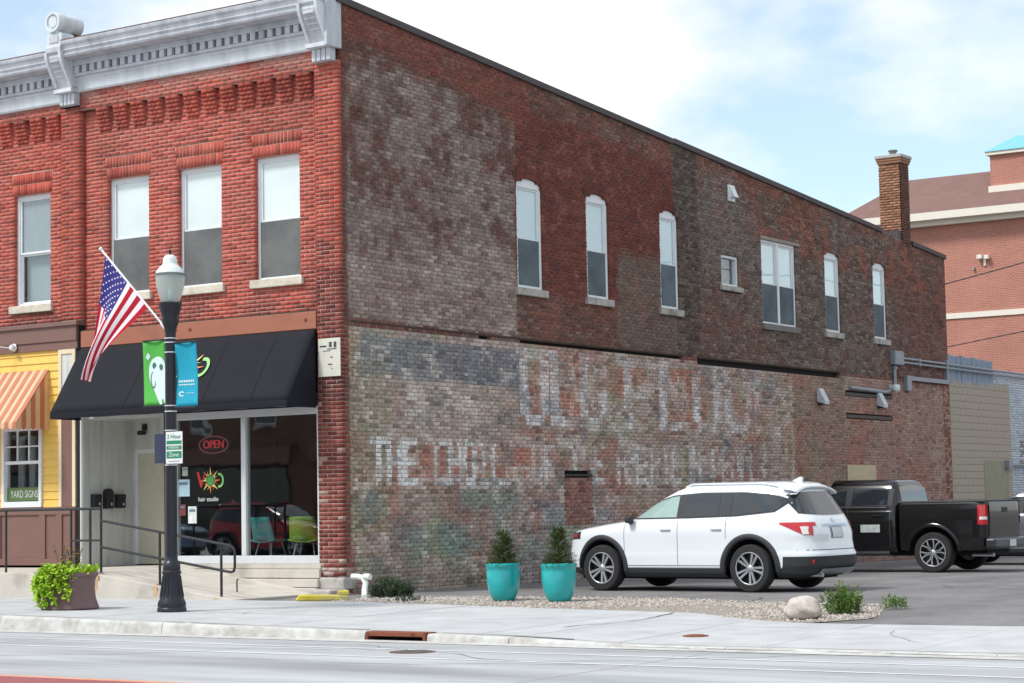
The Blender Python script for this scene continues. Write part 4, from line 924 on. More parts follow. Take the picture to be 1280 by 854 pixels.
# window with yard signs banner
a, b, z0, z1 = -8.22, -7.15, 1.545, 3.06
m = MB(); m.box(a, a+.07, -.035, .12, z0, z1); m.box(b-.07, b, -.035, .12, z0, z1); m.box(a+.07, b-.07, -.035, .12, z1-.07, z1); m.box(a+.07, b-.07, -.035, .12, z0, z0+.11); m.box(a+.07, b-.07, -.01, .1, 2.36, 2.42)
for i in (1, 2): m.box(a+.07+(b-a-.14)*i/3-.012, a+.07+(b-a-.14)*i/3+.012, .01, .05, 2.42, z1-.07)
m.box(a+.07, b-.07, .01, .05, 2.68, 2.705)
yw = m.build('window', M_white, nb, bevel=.005)
MB().box(a+.07, b-.07, .055, .06, z0+.11, z1-.07).build('pane', M_glass, yw)
MB().box(a, b, .7, .71, 1.3, 3.2).build('dark_backing', M_dark, yw)
for i in range(3): MB().grid([[(a+.1+.3*i+.16*t+.03*math.sin(t*9), .3+.03*math.sin(t*20), zz) for zz in (1.75, 2.9)] for t in np.linspace(0, 1, 14)]).build('curtain', bpy.data.materials['curtain_grey'], yw)
ysn = thing('window_banner', 'green window banner reading yard signs', 'banner', (-7.685, .05, 1.79)); MB().box(-.46, .46, 0, .004, -.12, .13).build('banner_sheet', mat('banner_green', S(96, 120, 72), .7, vary=.08), ysn)
text_obj('YARD SIGNS', .19, M_wht, ysn, (0, -.002, .0), (R(90), 0, 0), 'banner_lettering', ext=.0005, sx=.70)
# gooseneck sign lamp
gl = thing('gooseneck_lamp', 'small gooseneck lamp on the brown fascia board', 'lamp', (-7.84, -.06, 4.57))
MB().tube([(-.5, -.55, .22), (-.4, -.42, .16), (-.22, -.2, .02), (-.06, -.05, .0), (0, 0, 0)], .013, 8).build('arm', M_alu, gl); MB().lathe([(0, -.10), (.05, -.09), (.06, -.03), (.075, -.02), (.075, 0)], (0, 0, 0), 14, 'y').build('mount', M_alu, gl, auto=40)
# striped metal awning
sa = thing('striped_awning', 'rust and tan striped metal window awning with scalloped edge', 'awning', (0, 0, 0))
M_st1 = mat('awning_rust', S(182, 112, 82), .55, vary=.08, scale=5); M_st2 = mat('awning_tan', S(216, 176, 136), .55, vary=.08, scale=5)
xa, xb, yt, zt_, yb_, zb_ = -8.9, -6.97, -.01, 4.10, -.80, 3.10
n = 18
for i in range(n):
    a = xa+(xb-xa)*i/n; b = xa+(xb-xa)*(i+1)/n
    lift = .012 if i % 2 else 0
    MB().add([(a, yt, zt_+lift), (b, yt, zt_+lift), (b, yb_, zb_+lift), (a, yb_, zb_+lift)], [(0, 3, 2, 1)]).build('slat', M_st1 if i % 2 else M_st2, sa, solid=.01)
    P = [(a, yb_-.004, zb_+.004+lift), (b, yb_-.004, zb_+.004+lift), (b, yb_-.004, zb_-.06)]+[((a+b)/2+(b-a)/2*math.cos(t), yb_-.004, zb_-.06-.055*math.sin(t)) for t in np.linspace(0, math.pi, 8)]
    MB().add(P, [tuple(range(len(P)))]).build('scallop', M_st1 if i % 2 else M_st2, sa, solid=.006)
for i in range(7):
    y0_ = yb_*(1-i/7); y1_ = yb_*(1-(i+1)/7)
    zt0 = zt_+(zb_-zt_)*(y0_/yb_); zt1 = zt_+(zb_-zt_)*(y1_/yb_)
    MB().add([(xb, y0_, zt0), (xb, y1_, zt1), (xb, y1_, zb_-.09), (xb, (y0_+y1_)/2, zb_-.125), (xb, y0_, zb_-.09)], [(0, 1, 2, 3, 4)]).build('side_slat', M_st1 if i % 2 else M_st2, sa, solid=.008)

# ------------------------------------------------------------------ fixtures on the side wall (x along +X outwards)
def fixture(name, lb, cat, y, z, group=None): return thing(name, lb, cat, (0, y, z), 0, group)
M_galv = mat('galvanised', S(150, 158, 166), .5, .4, vary=.12, scale=8)
M_fix = mat('fixture_grey', S(196, 202, 206), .5, vary=.06)
for y, z, lb in ((18.85, 3.92, 'grey wedge shaped wall light beside the pale vertical streak'), (22.47, 3.94, 'grey wedge shaped wall light in front of the two steel lintels')):
    t = fixture('wall_light', lb, 'light', y, z, 'wall lights on the side wall')
    MB().prism([(.0, .2), (.06, .22), (.22, -.1), (.22, -.19), (.0, -.12)], -.13, .13, 'y').build('housing', M_fix, t, bevel=.012)
    MB().box(.03, .2, -.11, .11, -.19, -.165).build('lens', M_dark, t)
vt = fixture('wall_vent', 'small white hooded vent high on the brick side wall', 'vent', 14.42, 8.45)
MB().prism([(0, .16), (.05, .16), (.16, -.1), (.0, -.12)], -.11, .11, 'y').build('hood', M_white, vt, bevel=.01); MB().box(.0, .03, -.16, .16, -.18, .19).build('flange', M_white, vt)
dc = fixture('security_camera', 'white dome security camera below the grey junction box', 'camera', 23.25, 4.23)
MB().box(0, .08, -.08, .08, .06, .16).build('bracket', M_fix, dc, bevel=.01); MB().tube([(.04, 0, .11), (.16, 0, .11)], .03, 10).build('arm', M_fix, dc); MB().lathe([(0, -.10), (.06, -.085), (.10, -.03), (.11, .04), (.09, .10), (0, .12)], (.18, 0, .05), 18).build('dome', M_white, dc, smooth=True)
jb = fixture('junction_box', 'grey metal junction box at the start of the wall conduit', 'electrical box', 23.62, 5.12)
MB().box(0, .16, -.3, .3, -.19, .18).build('box', M_galv, jb, bevel=.015); MB().box(.16, .17, -.27, .27, -.16, .15).build('cover', M_galv, jb)
cd = fixture('conduit', 'pair of long grey conduits running along the wall past its rear corner', 'conduit', 23.9, 5.1)
for z in (-.08, .03): MB().tube([(.09, .0, z), (.09, 9.9, z-.03)], .032, 8).build('pipe', M_galv, cd)
for y in (1.2, 3.2): MB().box(.0, .13, y-.03, y+.03, -.14, .09).build('strap', M_galv, cd)
c2 = fixture('conduit', 'bent grey conduit dropping from the junction box to the security camera', 'conduit', 23.5, 4.9)
MB().tube([(.05, 0, 0), (.05, 0, -.45), (.05, -.1, -.6), (.05, -.6, -.72), (.05, -2.9, -.68)], .05, 8).build('pipe', M_galv, c2); MB().box(.0, .11, -.07, .07, -.08, -.02).build('strap', M_galv, c2)
c3 = fixture('conduit', 'grey square conduit stepping up to the wall corner', 'conduit', 24.4, 4.62)
m = MB(); m.box(0, .09, .1, 2.85, -.06, .05); m.box(0, .09, 2.75, 2.86, .051, .62); m.build('pipe', M_galv, c3); MB().box(0, .12, -.2, .1, -.35, .06).build('fitting', M_galv, c3, bevel=.01)

# ------------------------------------------------------------------ rear block wall, boards, white wall
rb = thing('block_wall', 'tan painted concrete block wall adjoining the rear of the brick building', 'wall', (0, 0, 0))
M_tanb = mat('tan_block_paint', S(172, 162, 148), .9, vary=.1, scale=3, bump=.3, col2=S(158, 149, 136), c2scale=1)
MB().box(-.4, -.012, 27.5, 32.35, -.3, 4.6).build('wall_core', mat('block_mortar', S(148, 136, 120), .95), rb)
k = 0; z = -.28; gm = {}
while z < 4.55:
    y = 27.5-(.2 if k % 2 else 0)
    while y < 32.35:
        a = max(27.5, y)+.004; b = min(32.35, y+.4)-.004
        if b-a > .08:
            key = round(b-a, 2)
            if key not in gm: gm[key] = MB().box(-.03, 0, -(b-a)/2, (b-a)/2, .004, .196)
            if key not in cache:
                o = gm[key].build('block', M_tanb, rb, bevel=.006); cache[key] = o.data
            else:
                o = mkobj('block', cache[key], None, rb); md = o.modifiers.new('b', 'BEVEL'); md.width = .006; md.segments = 1
            o.location = (random.uniform(-.002, .002), (a+b)/2, z)
        y += .4
    z += .2; k += 1
MB().box(.0, .012, 30.0, 32.0, .3, 2.45).build('paint_patch', mat('drab_patch', S(150, 148, 128), .9, vary=.1, scale=3), rb)
bf = thing('board_fence', 'grey weathered board parapet on top of the tan block wall', 'fence', (0, 0, 0))
M_wb = mat('weathered_boards', S(138, 152, 170), .8, vary=.18, scale=5, stretch=(1, 4, .5))
y = 27.42; i = 0
while y < 30.9:
    MB().box(-.05, .0+random.uniform(-.012, .012), y, y+.165, 4.62, 5.42+random.uniform(-.03, .03)-.02*(y-27.4)/3.5).build('board', M_wb, bf); y += .172
MB().box(-.1, -.06, 27.5, 30.9, 4.7, 4.8).build('rail', M_wb, bf); MB().box(-.1, -.06, 27.5, 30.9, 5.2, 5.3).build('rail', M_wb, bf)
wwl = thing('white_wall', 'white painted rough brick wall beyond the tan block wall', 'wall', (0, 0, 0))
wbq, wmq = brick_zone(30.95, 60, -.3, 5.15, [rect_op(27, 32.36, -1, 4.62)], seed=50)
def white_col(sm, zm, r):
    n = fbm(sm*1.5, zm*1.5, 7); c = mixc(C(212, 220, 228)+0*sm[..., None], C(186, 198, 210), r[:, 0, None]+0*sm); return mixc(c, C(130, 120, 112), (ss(.58, .68, n)*.8)*(r[:, 1, None] > .4))
add_wall(wwl, 'brickwork', wbq, wmq, ('S', -.02), white_col, M_wallbrick, mat('white_mortar', S(196, 202, 208), .95, vary=.15), seed=51, rough=.012)
MB().box(-.5, -.13, 30.95, 60, -.3, 5.1).build('wall_core', M_dark, wwl)
pb = thing('wall_pipe', 'grey horizontal pipe fixed low across tan and white walls', 'pipe', (0, 31.85, 2.32)); MB().tube([(.08, 0, 0), (.08, 6, 0)], .05, 8).build('pipe', M_galv, pb); MB().box(-.02, .16, -.18, .1, -.1, .14).build('box', M_galv, pb)

# ------------------------------------------------------------------ far brick building with brown roof
FY = 58.0
fb = thing('far_building', 'large red brick building with brown shingle roof and white eaves beyond the parking lot', 'building', (0, 0, 0))
def brick_tex(name, c1, c2, cm, sc):
    m = mat(name, (0.5,)*3, .9, vary=.1, scale=.6); n = m.node_tree.nodes; k = m.node_tree.links
    bt = n.new('ShaderNodeTexBrick'); bt.inputs['Color1'].default_value = (*c1, 1); bt.inputs['Color2'].default_value = (*c2, 1); bt.inputs['Mortar'].default_value = (*cm, 1)
    bt.inputs['Scale'].default_value = sc; bt.inputs['Mortar Size'].default_value = .012; bt.inputs['Brick Width'].default_value = .22; bt.inputs['Row Height'].default_value = .075
    tc = n.new('ShaderNodeTexCoord'); mp = n.new('ShaderNodeMapping'); mp.inputs['Rotation'].default_value = (R(90), 0, 0); k.new(tc.outputs['Object'], mp.inputs[0]); k.new(mp.outputs[0], bt.inputs['Vector'])
    mx = [q for q in n if q.type == 'MIX'][0]; k.new(bt.outputs[0], mx.inputs[6]); return m
M_far = brick_tex('far_brick', S(176, 112, 96), S(164, 100, 84), S(186, 146, 132), 1.0)
M_roof = mat('brown_shingles', S(122, 94, 88), .9, vary=.1, scale=2, bump=.4, bscale=8)
M_eave = mat('white_eave', S(226, 220, 208), .7, vary=.04)
fx0, fx1 = -16.2, 14.0
MB().box(fx0, fx1, FY, FY+22, -.5, 13.55).build('wall', M_far, fb)
MB().box(fx0-.06, fx1, FY-.06, FY, 9.22, 9.46).build('belt_course', M_eave, fb)
e = MB(); e.box(fx0-.7, fx1+.7, FY-.7, FY+22.7, 13.62, 13.95); eo = e.build('eave', M_eave, fb); MB().box(fx0-.3, fx1+.3, FY-.3, FY+22.3, 13.40, 13.62).build('soffit', M_eave, eo)
rf = MB(); x0, x1, y0, y1, z0, z1, d = fx0-.7, fx1+.7, FY-.7, FY+22.7, 13.95, 15.9, 2.6
rf.add([(x0, y0, z0), (x1, y0, z0), (x1, y1, z0), (x0, y1, z0), (x0+d, y0+d, z1), (x1-d, y0+d, z1), (x1-d, y1-d, z1), (x0+d, y1-d, z1)], [(0, 1, 5, 4), (1, 2, 6, 5), (2, 3, 7, 6), (3, 0, 4, 7), (4, 5, 6, 7)])
roof = rf.build('roof', M_roof, fb)
tx0 = -9.8
MB().box(tx0, tx0+9, FY+.4, FY+9, 14.7, 16.35).build('tower_wall', M_far, roof); MB().box(tx0-.08, tx0+9.08, FY+.3, FY+9.1, 14.62, 14.98).build('tower_base_trim', M_eave, roof); MB().box(tx0-.15, tx0+9.15, FY+.25, FY+9.15, 16.35, 16.5).build('tower_eave', M_eave, roof)
MB().add([(tx0-.2, FY+.2, 16.5), (tx0+9.2, FY+.2, 16.5), (tx0+9.2, FY+9.2, 16.5), (tx0-.2, FY+9.2, 16.5), (tx0+.9, FY+1.3, 17.25), (tx0+8, FY+1.3, 17.25), (tx0+8, FY+8, 17.25), (tx0+.9, FY+8, 17.25)], [(0, 1, 5, 4), (1, 2, 6, 5), (2, 3, 7, 6), (3, 0, 4, 7), (4, 5, 6, 7)]).build('tower_roof', mat('teal_metal_roof', S(120, 186, 204), .5, .1, vary=.05), roof)
fl = thing('flood_light', 'twin white flood light on the far brick building wall', 'light', (-10.05, FY, 11.75)); fl.scale = (.6, .6, .6)
MB().box(-.08, .08, -.12, 0, -.5, .0).build('bracket', M_eave, fl); MB().box(-.5, -.1, -.4, -.1, .0, .3).build('lamp', M_eave, fl, bevel=.03); MB().box(.05, .4, -.4, -.1, -.05, .25).build('lamp', M_eave, fl, bevel=.03); MB().box(-.9, -.78, -.2, 0, -.75, -.55).build('sensor', M_galv, fl)
M_wire = mat('wire_black', S(60, 56, 58), .7)
def wire(lb, a, b, sag):
    a = Vector(a); b = Vector(b); pts = [a.lerp(b, t)-Vector((0, 0, sag*4*t*(1-t))) for t in np.linspace(0, 1, 16)]
    t = tag(MB().tube(pts, .022, 6).build('overhead_wire', M_wire), lb, 'wire')
wire('black cable rising from the rear roof corner across the far brick wall', (-6.0, 40, 8.6), (20, 40, 14.2), .25)
wire('thin lower cable crossing the far brick wall above the board parapet', (-8.5, 46, 6.9), (20, 46, 11.4), .2)

# ------------------------------------------------------------------ street lamp, flag, banners, signs
LX, LY = 1.27, -5.5; LZ = zg(LX, LY)+.008
lamp = thing('street_lamp', 'black cast iron street lamp with a glass acorn globe', 'street lamp', (LX, LY, LZ))
M_lampk = mat('lamp_black', S(36, 38, 46), .38, .2, vary=.1, scale=12, spec=.5)
MB().lathe([(0, 0), (.205, 0), (.205, .045), (.195, .06), (.20, .09), (.195, .13), (.17, .18), (.15, .27), (.135, .40), (.125, .52), (.135, .535), (.135, .56), (.12, .575)], seg=32).build('base', M_lampk, lamp, auto=40)
for i in range(16):
    a = 2*math.pi*i/16; MB().tube([(.165*math.cos(a), .165*math.sin(a), .2), (.14*math.cos(a), .14*math.sin(a), .37), (.125*math.cos(a), .125*math.sin(a), .5)], .008, 6).build('base_flute', M_lampk, lamp)
MB().lathe([(.12, .575), (.125, .60), (.118, .68), (.10, .70), (.088, .72), (.085, .80), (.082, 2.0), (.078, 3.95), (.09, 3.96), (.09, 3.98)], seg=28).build('post', M_lampk, lamp, auto=40)
MB().lathe([(.085, 3.98), (.095, 4.03), (.115, 4.07), (.125, 4.12), (.12, 4.16), (.14, 4.24), (.155, 4.30), (.165, 4.34), (.165, 4.37), (.0, 4.37)], seg=28).build('capital', M_lampk, lamp, auto=40)
M_globe = bpy.data.materials.new('ribbed_glass'); M_globe.use_nodes = True; pbn = M_globe.node_tree.nodes['Principled BSDF']
pbn.inputs['Base Color'].default_value = (*S(214, 228, 222), 1); pbn.inputs['Roughness'].default_value = .25; pbn.inputs['Transmission Weight'].default_value = .55; pbn.inputs['IOR'].default_value = 1.12
_w = M_globe.node_tree.nodes.new('ShaderNodeTexNoise'); _w.inputs['Scale'].default_value = 25; _b = M_globe.node_tree.nodes.new('ShaderNodeBump'); _b.inputs['Strength'].default_value = .3; M_globe.node_tree.links.new(_w.outputs[0], _b.inputs['Height']); M_globe.node_tree.links.new(_b.outputs[0], pbn.inputs['Normal'])
g = MB(); prof = [(.12, 4.372), (.135, 4.40), (.165, 4.48), (.19, 4.58), (.205, 4.68), (.208, 4.76)]
g.lathe(prof, seg=32); g.build('globe', M_globe, lamp, smooth=True)
MB().lathe([(.209, 4.755), (.215, 4.76), (.215, 4.785), (.205, 4.79)], seg=32).build('globe_band', mat('band_grey', S(120, 124, 122), .5, .4), lamp)
MB().lathe([(.205, 4.79), (.19, 4.83), (.15, 4.88), (.115, 4.91), (.10, 4.94), (.10, 4.99), (.085, 5.03), (.05, 5.055), (.0, 5.06)], seg=32).build('globe_cap', mat('milk_glass', S(218, 226, 222), .3, vary=.03), lamp, smooth=True)
MB().lathe([(.0, 5.055), (.02, 5.06), (.012, 5.085), (.024, 5.105), (.012, 5.13), (0, 5.16)], seg=12).build('finial', M_lampk, lamp, smooth=True)
MB().lathe([(0, 4.38), (.03, 4.38), (.035, 4.5), (.03, 4.66), (.0, 4.68)], seg=12).build('bulb', M_white, lamp, smooth=True)
for z in (3.86, 3.80, 3.66, 2.90, 2.82, 2.55, 2.06): MB().lathe([(.083, z-.008), (.088, z-.006), (.088, z+.006), (.083, z+.008)], seg=20).build('strap', M_alu, lamp)

# flag on its angled staff
fg = thing('flag', 'american flag hanging from an angled staff on the lamp post', 'flag', (LX, LY, LZ))
M_fr = mat('flag_red', S(178, 30, 48), .8, vary=.06, spec=.2); M_fwh = mat('flag_white', S(232, 224, 230), .8, vary=.04, spec=.2); M_fb = mat('flag_blue', S(58, 56, 124), .8, vary=.06, spec=.2)
base = Vector((-.085, -.02, 4.02)); tip = Vector((-1.27, -.10, 5.24))
MB().tube([base, tip], .016, 8).build('staff', M_white, fg); MB().tube([base+Vector((.03, 0, -.03)), base.lerp(tip, .05)], .03, 8).build('staff_socket', M_alu, fg); MB().lathe([(0, -.03), (.03, -.01), (.03, .01), (0, .04)], tuple(tip), 10).build('staff_finial', M_white, fg)
hz0 = base.lerp(tip, .93); hz1 = base.lerp(tip, .26)
# bezier edges of the drooping cloth (metres, local)
def bez(p, t): 
    a, b, c, d = [Vector(q) for q in p]; s = 1-t; return a*s**3+b*3*s*s*t+c*3*s*t*t+d*t**3
top_e = [hz0, hz0+Vector((-.10, .02, -.55)), hz0+Vector((-.30, .05, -1.25)), hz0+Vector((-.47, .06, -1.78))]
bot_e = [hz1, hz1+Vector((-.35, -.06, -.30)), hz1+Vector((-1.05, -.10, -.62)), hz0+Vector((-.40, .02, -1.84))]
def flagp(u, v):
    p = bez(top_e, u).lerp(bez(bot_e, u), v)
    fold = math.sin(v*7.5+u*2.0)*.055*(.25+u)*min(1, 4*v*(1.05-v)+.2)
    return p+Vector((.25*fold, fold*1.3, .0))
def patch(name, u0, u1, v0, v1, m, off=0.0):
    nu = max(4, int((u1-u0)*26)); nv = max(2, int((v1-v0)*26))
    P = [[flagp(u0+(u1-u0)*i/nu, v0+(v1-v0)*j/nv)+Vector((0, off, 0)) for j in range(nv+1)] for i in range(nu+1)]
    return MB().grid([[tuple(q) for q in r] for r in P]).build(name, m, fg, smooth=True)
for i in range(13): patch('stripe', .4 if i < 7 else 0.0, 1.0, i/13, (i+1)/13, M_fwh if i % 2 else M_fr)
patch('canton', 0, .4, 0, 7/13, M_fb)
st = MB()
for i in range(9):
    for j in range(11):
        if (i+j) % 2 == 0:
            c = flagp(.4*(j+.8)/11.6, 7/13*(i+.8)/9.6)
            for off in (-.006, .006):
                st.add([(c.x+.019*(1 if q % 2 == 0 else .42)*math.sin(q*math.pi/5), c.y+off, c.z+.019*(1 if q % 2 == 0 else .42)*math.cos(q*math.pi/5)) for q in range(10)], [tuple(range(10))])
st.build('stars', M_fwh, fg)['kind'] = 'stuff'

# banners on the lamp post
def banner(lb, xa, xb, z0, z1, m, art):
    t = thing('street_banner', lb, 'banner', (LX, LY, LZ), 0)
    def bp(u, v): return (xa+(xb-xa)*u+.035*math.sin(v*math.pi)*(-1 if xa < 0 else -.6)+.05*(1-v)**2*(.5), -.02+.05*math.sin(v*math.pi)+.03*math.sin(u*3), z0+(z1-z0)*v)
    MB().grid([[bp(u, v) for v in np.linspace(0, 1, 16)] for u in np.linspace(0, 1, 8)]).build('banner_sheet', m, t, smooth=True, solid=.003)
    for z in (z0-.01, z1+.01): MB().tube([(math.copysign(.07, xa), -.02, z), (xb if xa > 0 else xa, -.02, z)], .011, 8).build('bracket_arm', M_lampk, t)
    art(t, lambda u, v: (bp(u, v)[0], bp(u, v)[1]-.006, bp(u, v)[2]))
def poly(t, name, pts, f, m):
    c = len(pts); MB().add([f(u, v) for u, v in pts], [tuple(range(c))]).build(name, m, t)
def ell(cx, cy, rx, ry, a0=0, a1=2*math.pi, n=20): return [(cx+rx*math.cos(t), cy+ry*math.sin(t)) for t in np.linspace(a0, a1, n, endpoint=(a1-a0) < 6.2)]
M_bg = mat('banner_lime', S(82, 176, 72), .75, vary=.05); M_bt = mat('banner_teal', S(20, 156, 184), .75, vary=.05); M_bp = mat('banner_pale', S(206, 226, 226), .75, vary=.04); M_bgd = mat('banner_dark_green', S(60, 110, 92), .75)
def art1(t, f):
    top = ell(.62, .56, .40, .20, 0.0, math.pi, 14)
    poly(t, 'banner_figure', [(1.0, .58)]+top[1:]+[(.22, .45), (.28, .34), (.42, .24), (.60, .08), (.68, .01), (.80, .01), (.78, .08), (.86, .10), (.95, .01), (.99, .05)], f, M_bp)
    ff = lambda u, v: (f(u, v)[0], f(u, v)[1]-.014, f(u, v)[2])
    poly(t, 'figure_eye', ell(.48, .62, .09, .05), ff, M_bgd); poly(t, 'figure_eye', ell(.80, .59, .09, .05), ff, M_bgd)
    for i in range(12):
        a = [(.42+.12*math.cos(q), .40+.13*math.sin(q)) for q in (2*math.pi*i/12, 2*math.pi*(i+1)/12)]; b = [(.42+.09*math.cos(q), .40+.11*math.sin(q)) for q in (2*math.pi*(i+1)/12, 2*math.pi*i/12)]
        poly(t, 'figure_ring', a+b, ff, M_bgd)
    poly(t, 'banner_leaf', [(.10, .76), (.2, .83), (.3, .77), (.2, .71)], f, M_bp)
def art2(t, f):
    for v, u0, u1, h in ((.40, .1, .82, .035), (.345, .1, .86, .02), (.21, .40, .80, .008)):
        n = 7
        for i in range(n):
            a = u0+(u1-u0)*i/n; poly(t, 'banner_letter', [(a, v-h/2), (a+(u1-u0)/n*.72, v-h/2), (a+(u1-u0)/n*.72, v+h/2), (a, v+h/2)], f, M_bp)
    for i in range(10):
        q0, q1 = .5+2*math.pi*.8*i/10, .5+2*math.pi*.8*(i+1)/10
        poly(t, 'banner_emblem', [(.22+.12*math.cos(q0), .20+.042*math.sin(q0)), (.22+.12*math.cos(q1), .20+.042*math.sin(q1)), (.22+.07*math.cos(q1), .20+.024*math.sin(q1)), (.22+.07*math.cos(q0), .20+.024*math.sin(q0))], f, M_bp)
banner('green street banner with pale abstract figure hanging from the lamp post', -.52, -.10, 2.92, 3.84, M_bg, art1)
banner('teal street banner with small white lettering hanging from the lamp post', .10, .50, 2.88, 3.78, M_bt, art2)
# parking sign and the back of a second sign
pk = thing('parking_sign', 'green and white two hour parking sign on the lamp post', 'sign', (LX+.16, LY-.105, LZ+2.30), R(3))
MB().box(-.15, .15, -.004, .004, -.225, .225).build('sign_plate', M_wht, pk, bevel=.003)
M_sg = mat('sign_green', S(30, 128, 92), .6, vary=.04)
for z, h in ((.075, .05), (.0, .055), (-.10, .10)): MB().box(-.135, .135, -.007, -.004, z-h/2, z+h/2).build('sign_band', M_sg, pk)
for s_, sz, z, m_ in (('2 Hour', .085, .155, M_sg), ('PARKING', .046, .0, M_wht), ('Zone', .085, -.10, M_wht)): text_obj(s_, sz, m_, pk, (0, -.009, z), (R(90), 0, 0), 'sign_lettering', ext=.0005)
MB().box(-.10, .10, -.007, -.004, -.195, -.185).build('sign_rule', M_galv, pk)
pk2 = thing('traffic_sign', 'dark back of a small sign mounted on the lamp post beside the parking sign', 'sign', (LX-.20, LY+.02, LZ+2.30), R(22))
MB().box(-.105, .105, -.004, .004, -.21, .21).build('sign_plate', mat('sign_back', S(66, 74, 96), .5, .4, vary=.08), pk2, bevel=.003); MB().box(.0, .2, .004, .03, -.12, -.09).build('bracket', M_alu, pk2)

# ------------------------------------------------------------------ ramp railing
M_rail = mat('railing_black', S(44, 46, 50), .5, .2, vary=.15, scale=15)
rl = thing('ramp_railing', 'black steel handrail along the concrete landing and ramp', 'railing', (0, -2.3, 0))
posts = [(-3.32, .42, 1.49), (-1.99, .23, 1.09), (-.66, .03, .89)]
for x, z0, z1 in posts:
    MB().tube([(x, 0, z0), (x, 0, z1)], .022, 10).build('post', M_rail, rl); MB().lathe([(0, .012), (.055, .01), (.06, 0)], (x, 0, z0), 14).build('base_plate', M_rust, rl)
for x in (-4.02, -3.57, -5.6, -7.2): MB().tube([(x, .0 if x > -3.9 else 0, .42), (x, 0, 1.485)], .02, 8).build('post', M_rail, rl)
MB().tube([(-12, 0, 1.49), (-3.32, 0, 1.49)], .024, 10).build('top_rail', M_rail, rl); MB().tube([(-4.02, 0, .96), (-3.32, 0, .96)], .018, 8).build('lower_rail', M_rail, rl)
MB().tube([(-3.32, 0, 1.29), (-.46, 0, .86), (-.40, 0, .82), (-.375, 0, .76), (-.375, 0, .52), (-.40, 0, .455), (-.46, 0, .44), (-3.32, 0, .85)], .022, 10).build('handrail_loop', M_rail, rl)
bp_ = thing('bollard_stub', 'short dark metal rod rising from the ramp behind the lamp post', 'rod', (-.95, -1.6, .08)); MB().tube([(0, 0, 0), (0, 0, .2), (.03, 0, .22)], .012, 8).build('rod', M_rail, bp_); MB().lathe([(0, .01), (.03, .008), (.03, 0)], seg=10).build('foot', M_rust, bp_)

# ------------------------------------------------------------------ vehicles (local: +x rear, -x nose, -y the side towards the street)
M_tyre = mat('tyre_rubber', S(38, 38, 40), .85, vary=.12, scale=20, bump=.2); M_rim = mat('machined_rim', S(196, 198, 202), .3, .75, vary=.05); M_rimd = mat('dark_rim', S(44, 46, 50), .4, .5)
M_clad = mat('black_cladding', S(46, 48, 52), .65, vary=.08, scale=30); M_carglass = mat('tinted_glass', S(36, 44, 50), .05, 0, vary=.03, spec=.8, coat=.3); M_clear = mat('clear_glass', S(140, 160, 158), .04, 0, vary=.04, spec=.9, coat=.6)
M_tl = mat('tail_lens', S(190, 20, 32), .15, vary=.05, spec=.7, coat=.5); M_tlw = mat('reverse_lens', S(226, 222, 220), .15, vary=.03, spec=.7); M_chrome = mat('chrome', S(200, 204, 208), .15, .9, vary=.02); M_seam = mat('panel_gap', S(60, 62, 66), .8, vary=0); M_plate = mat('number_plate', S(206, 210, 212), .5, vary=.12, scale=40)

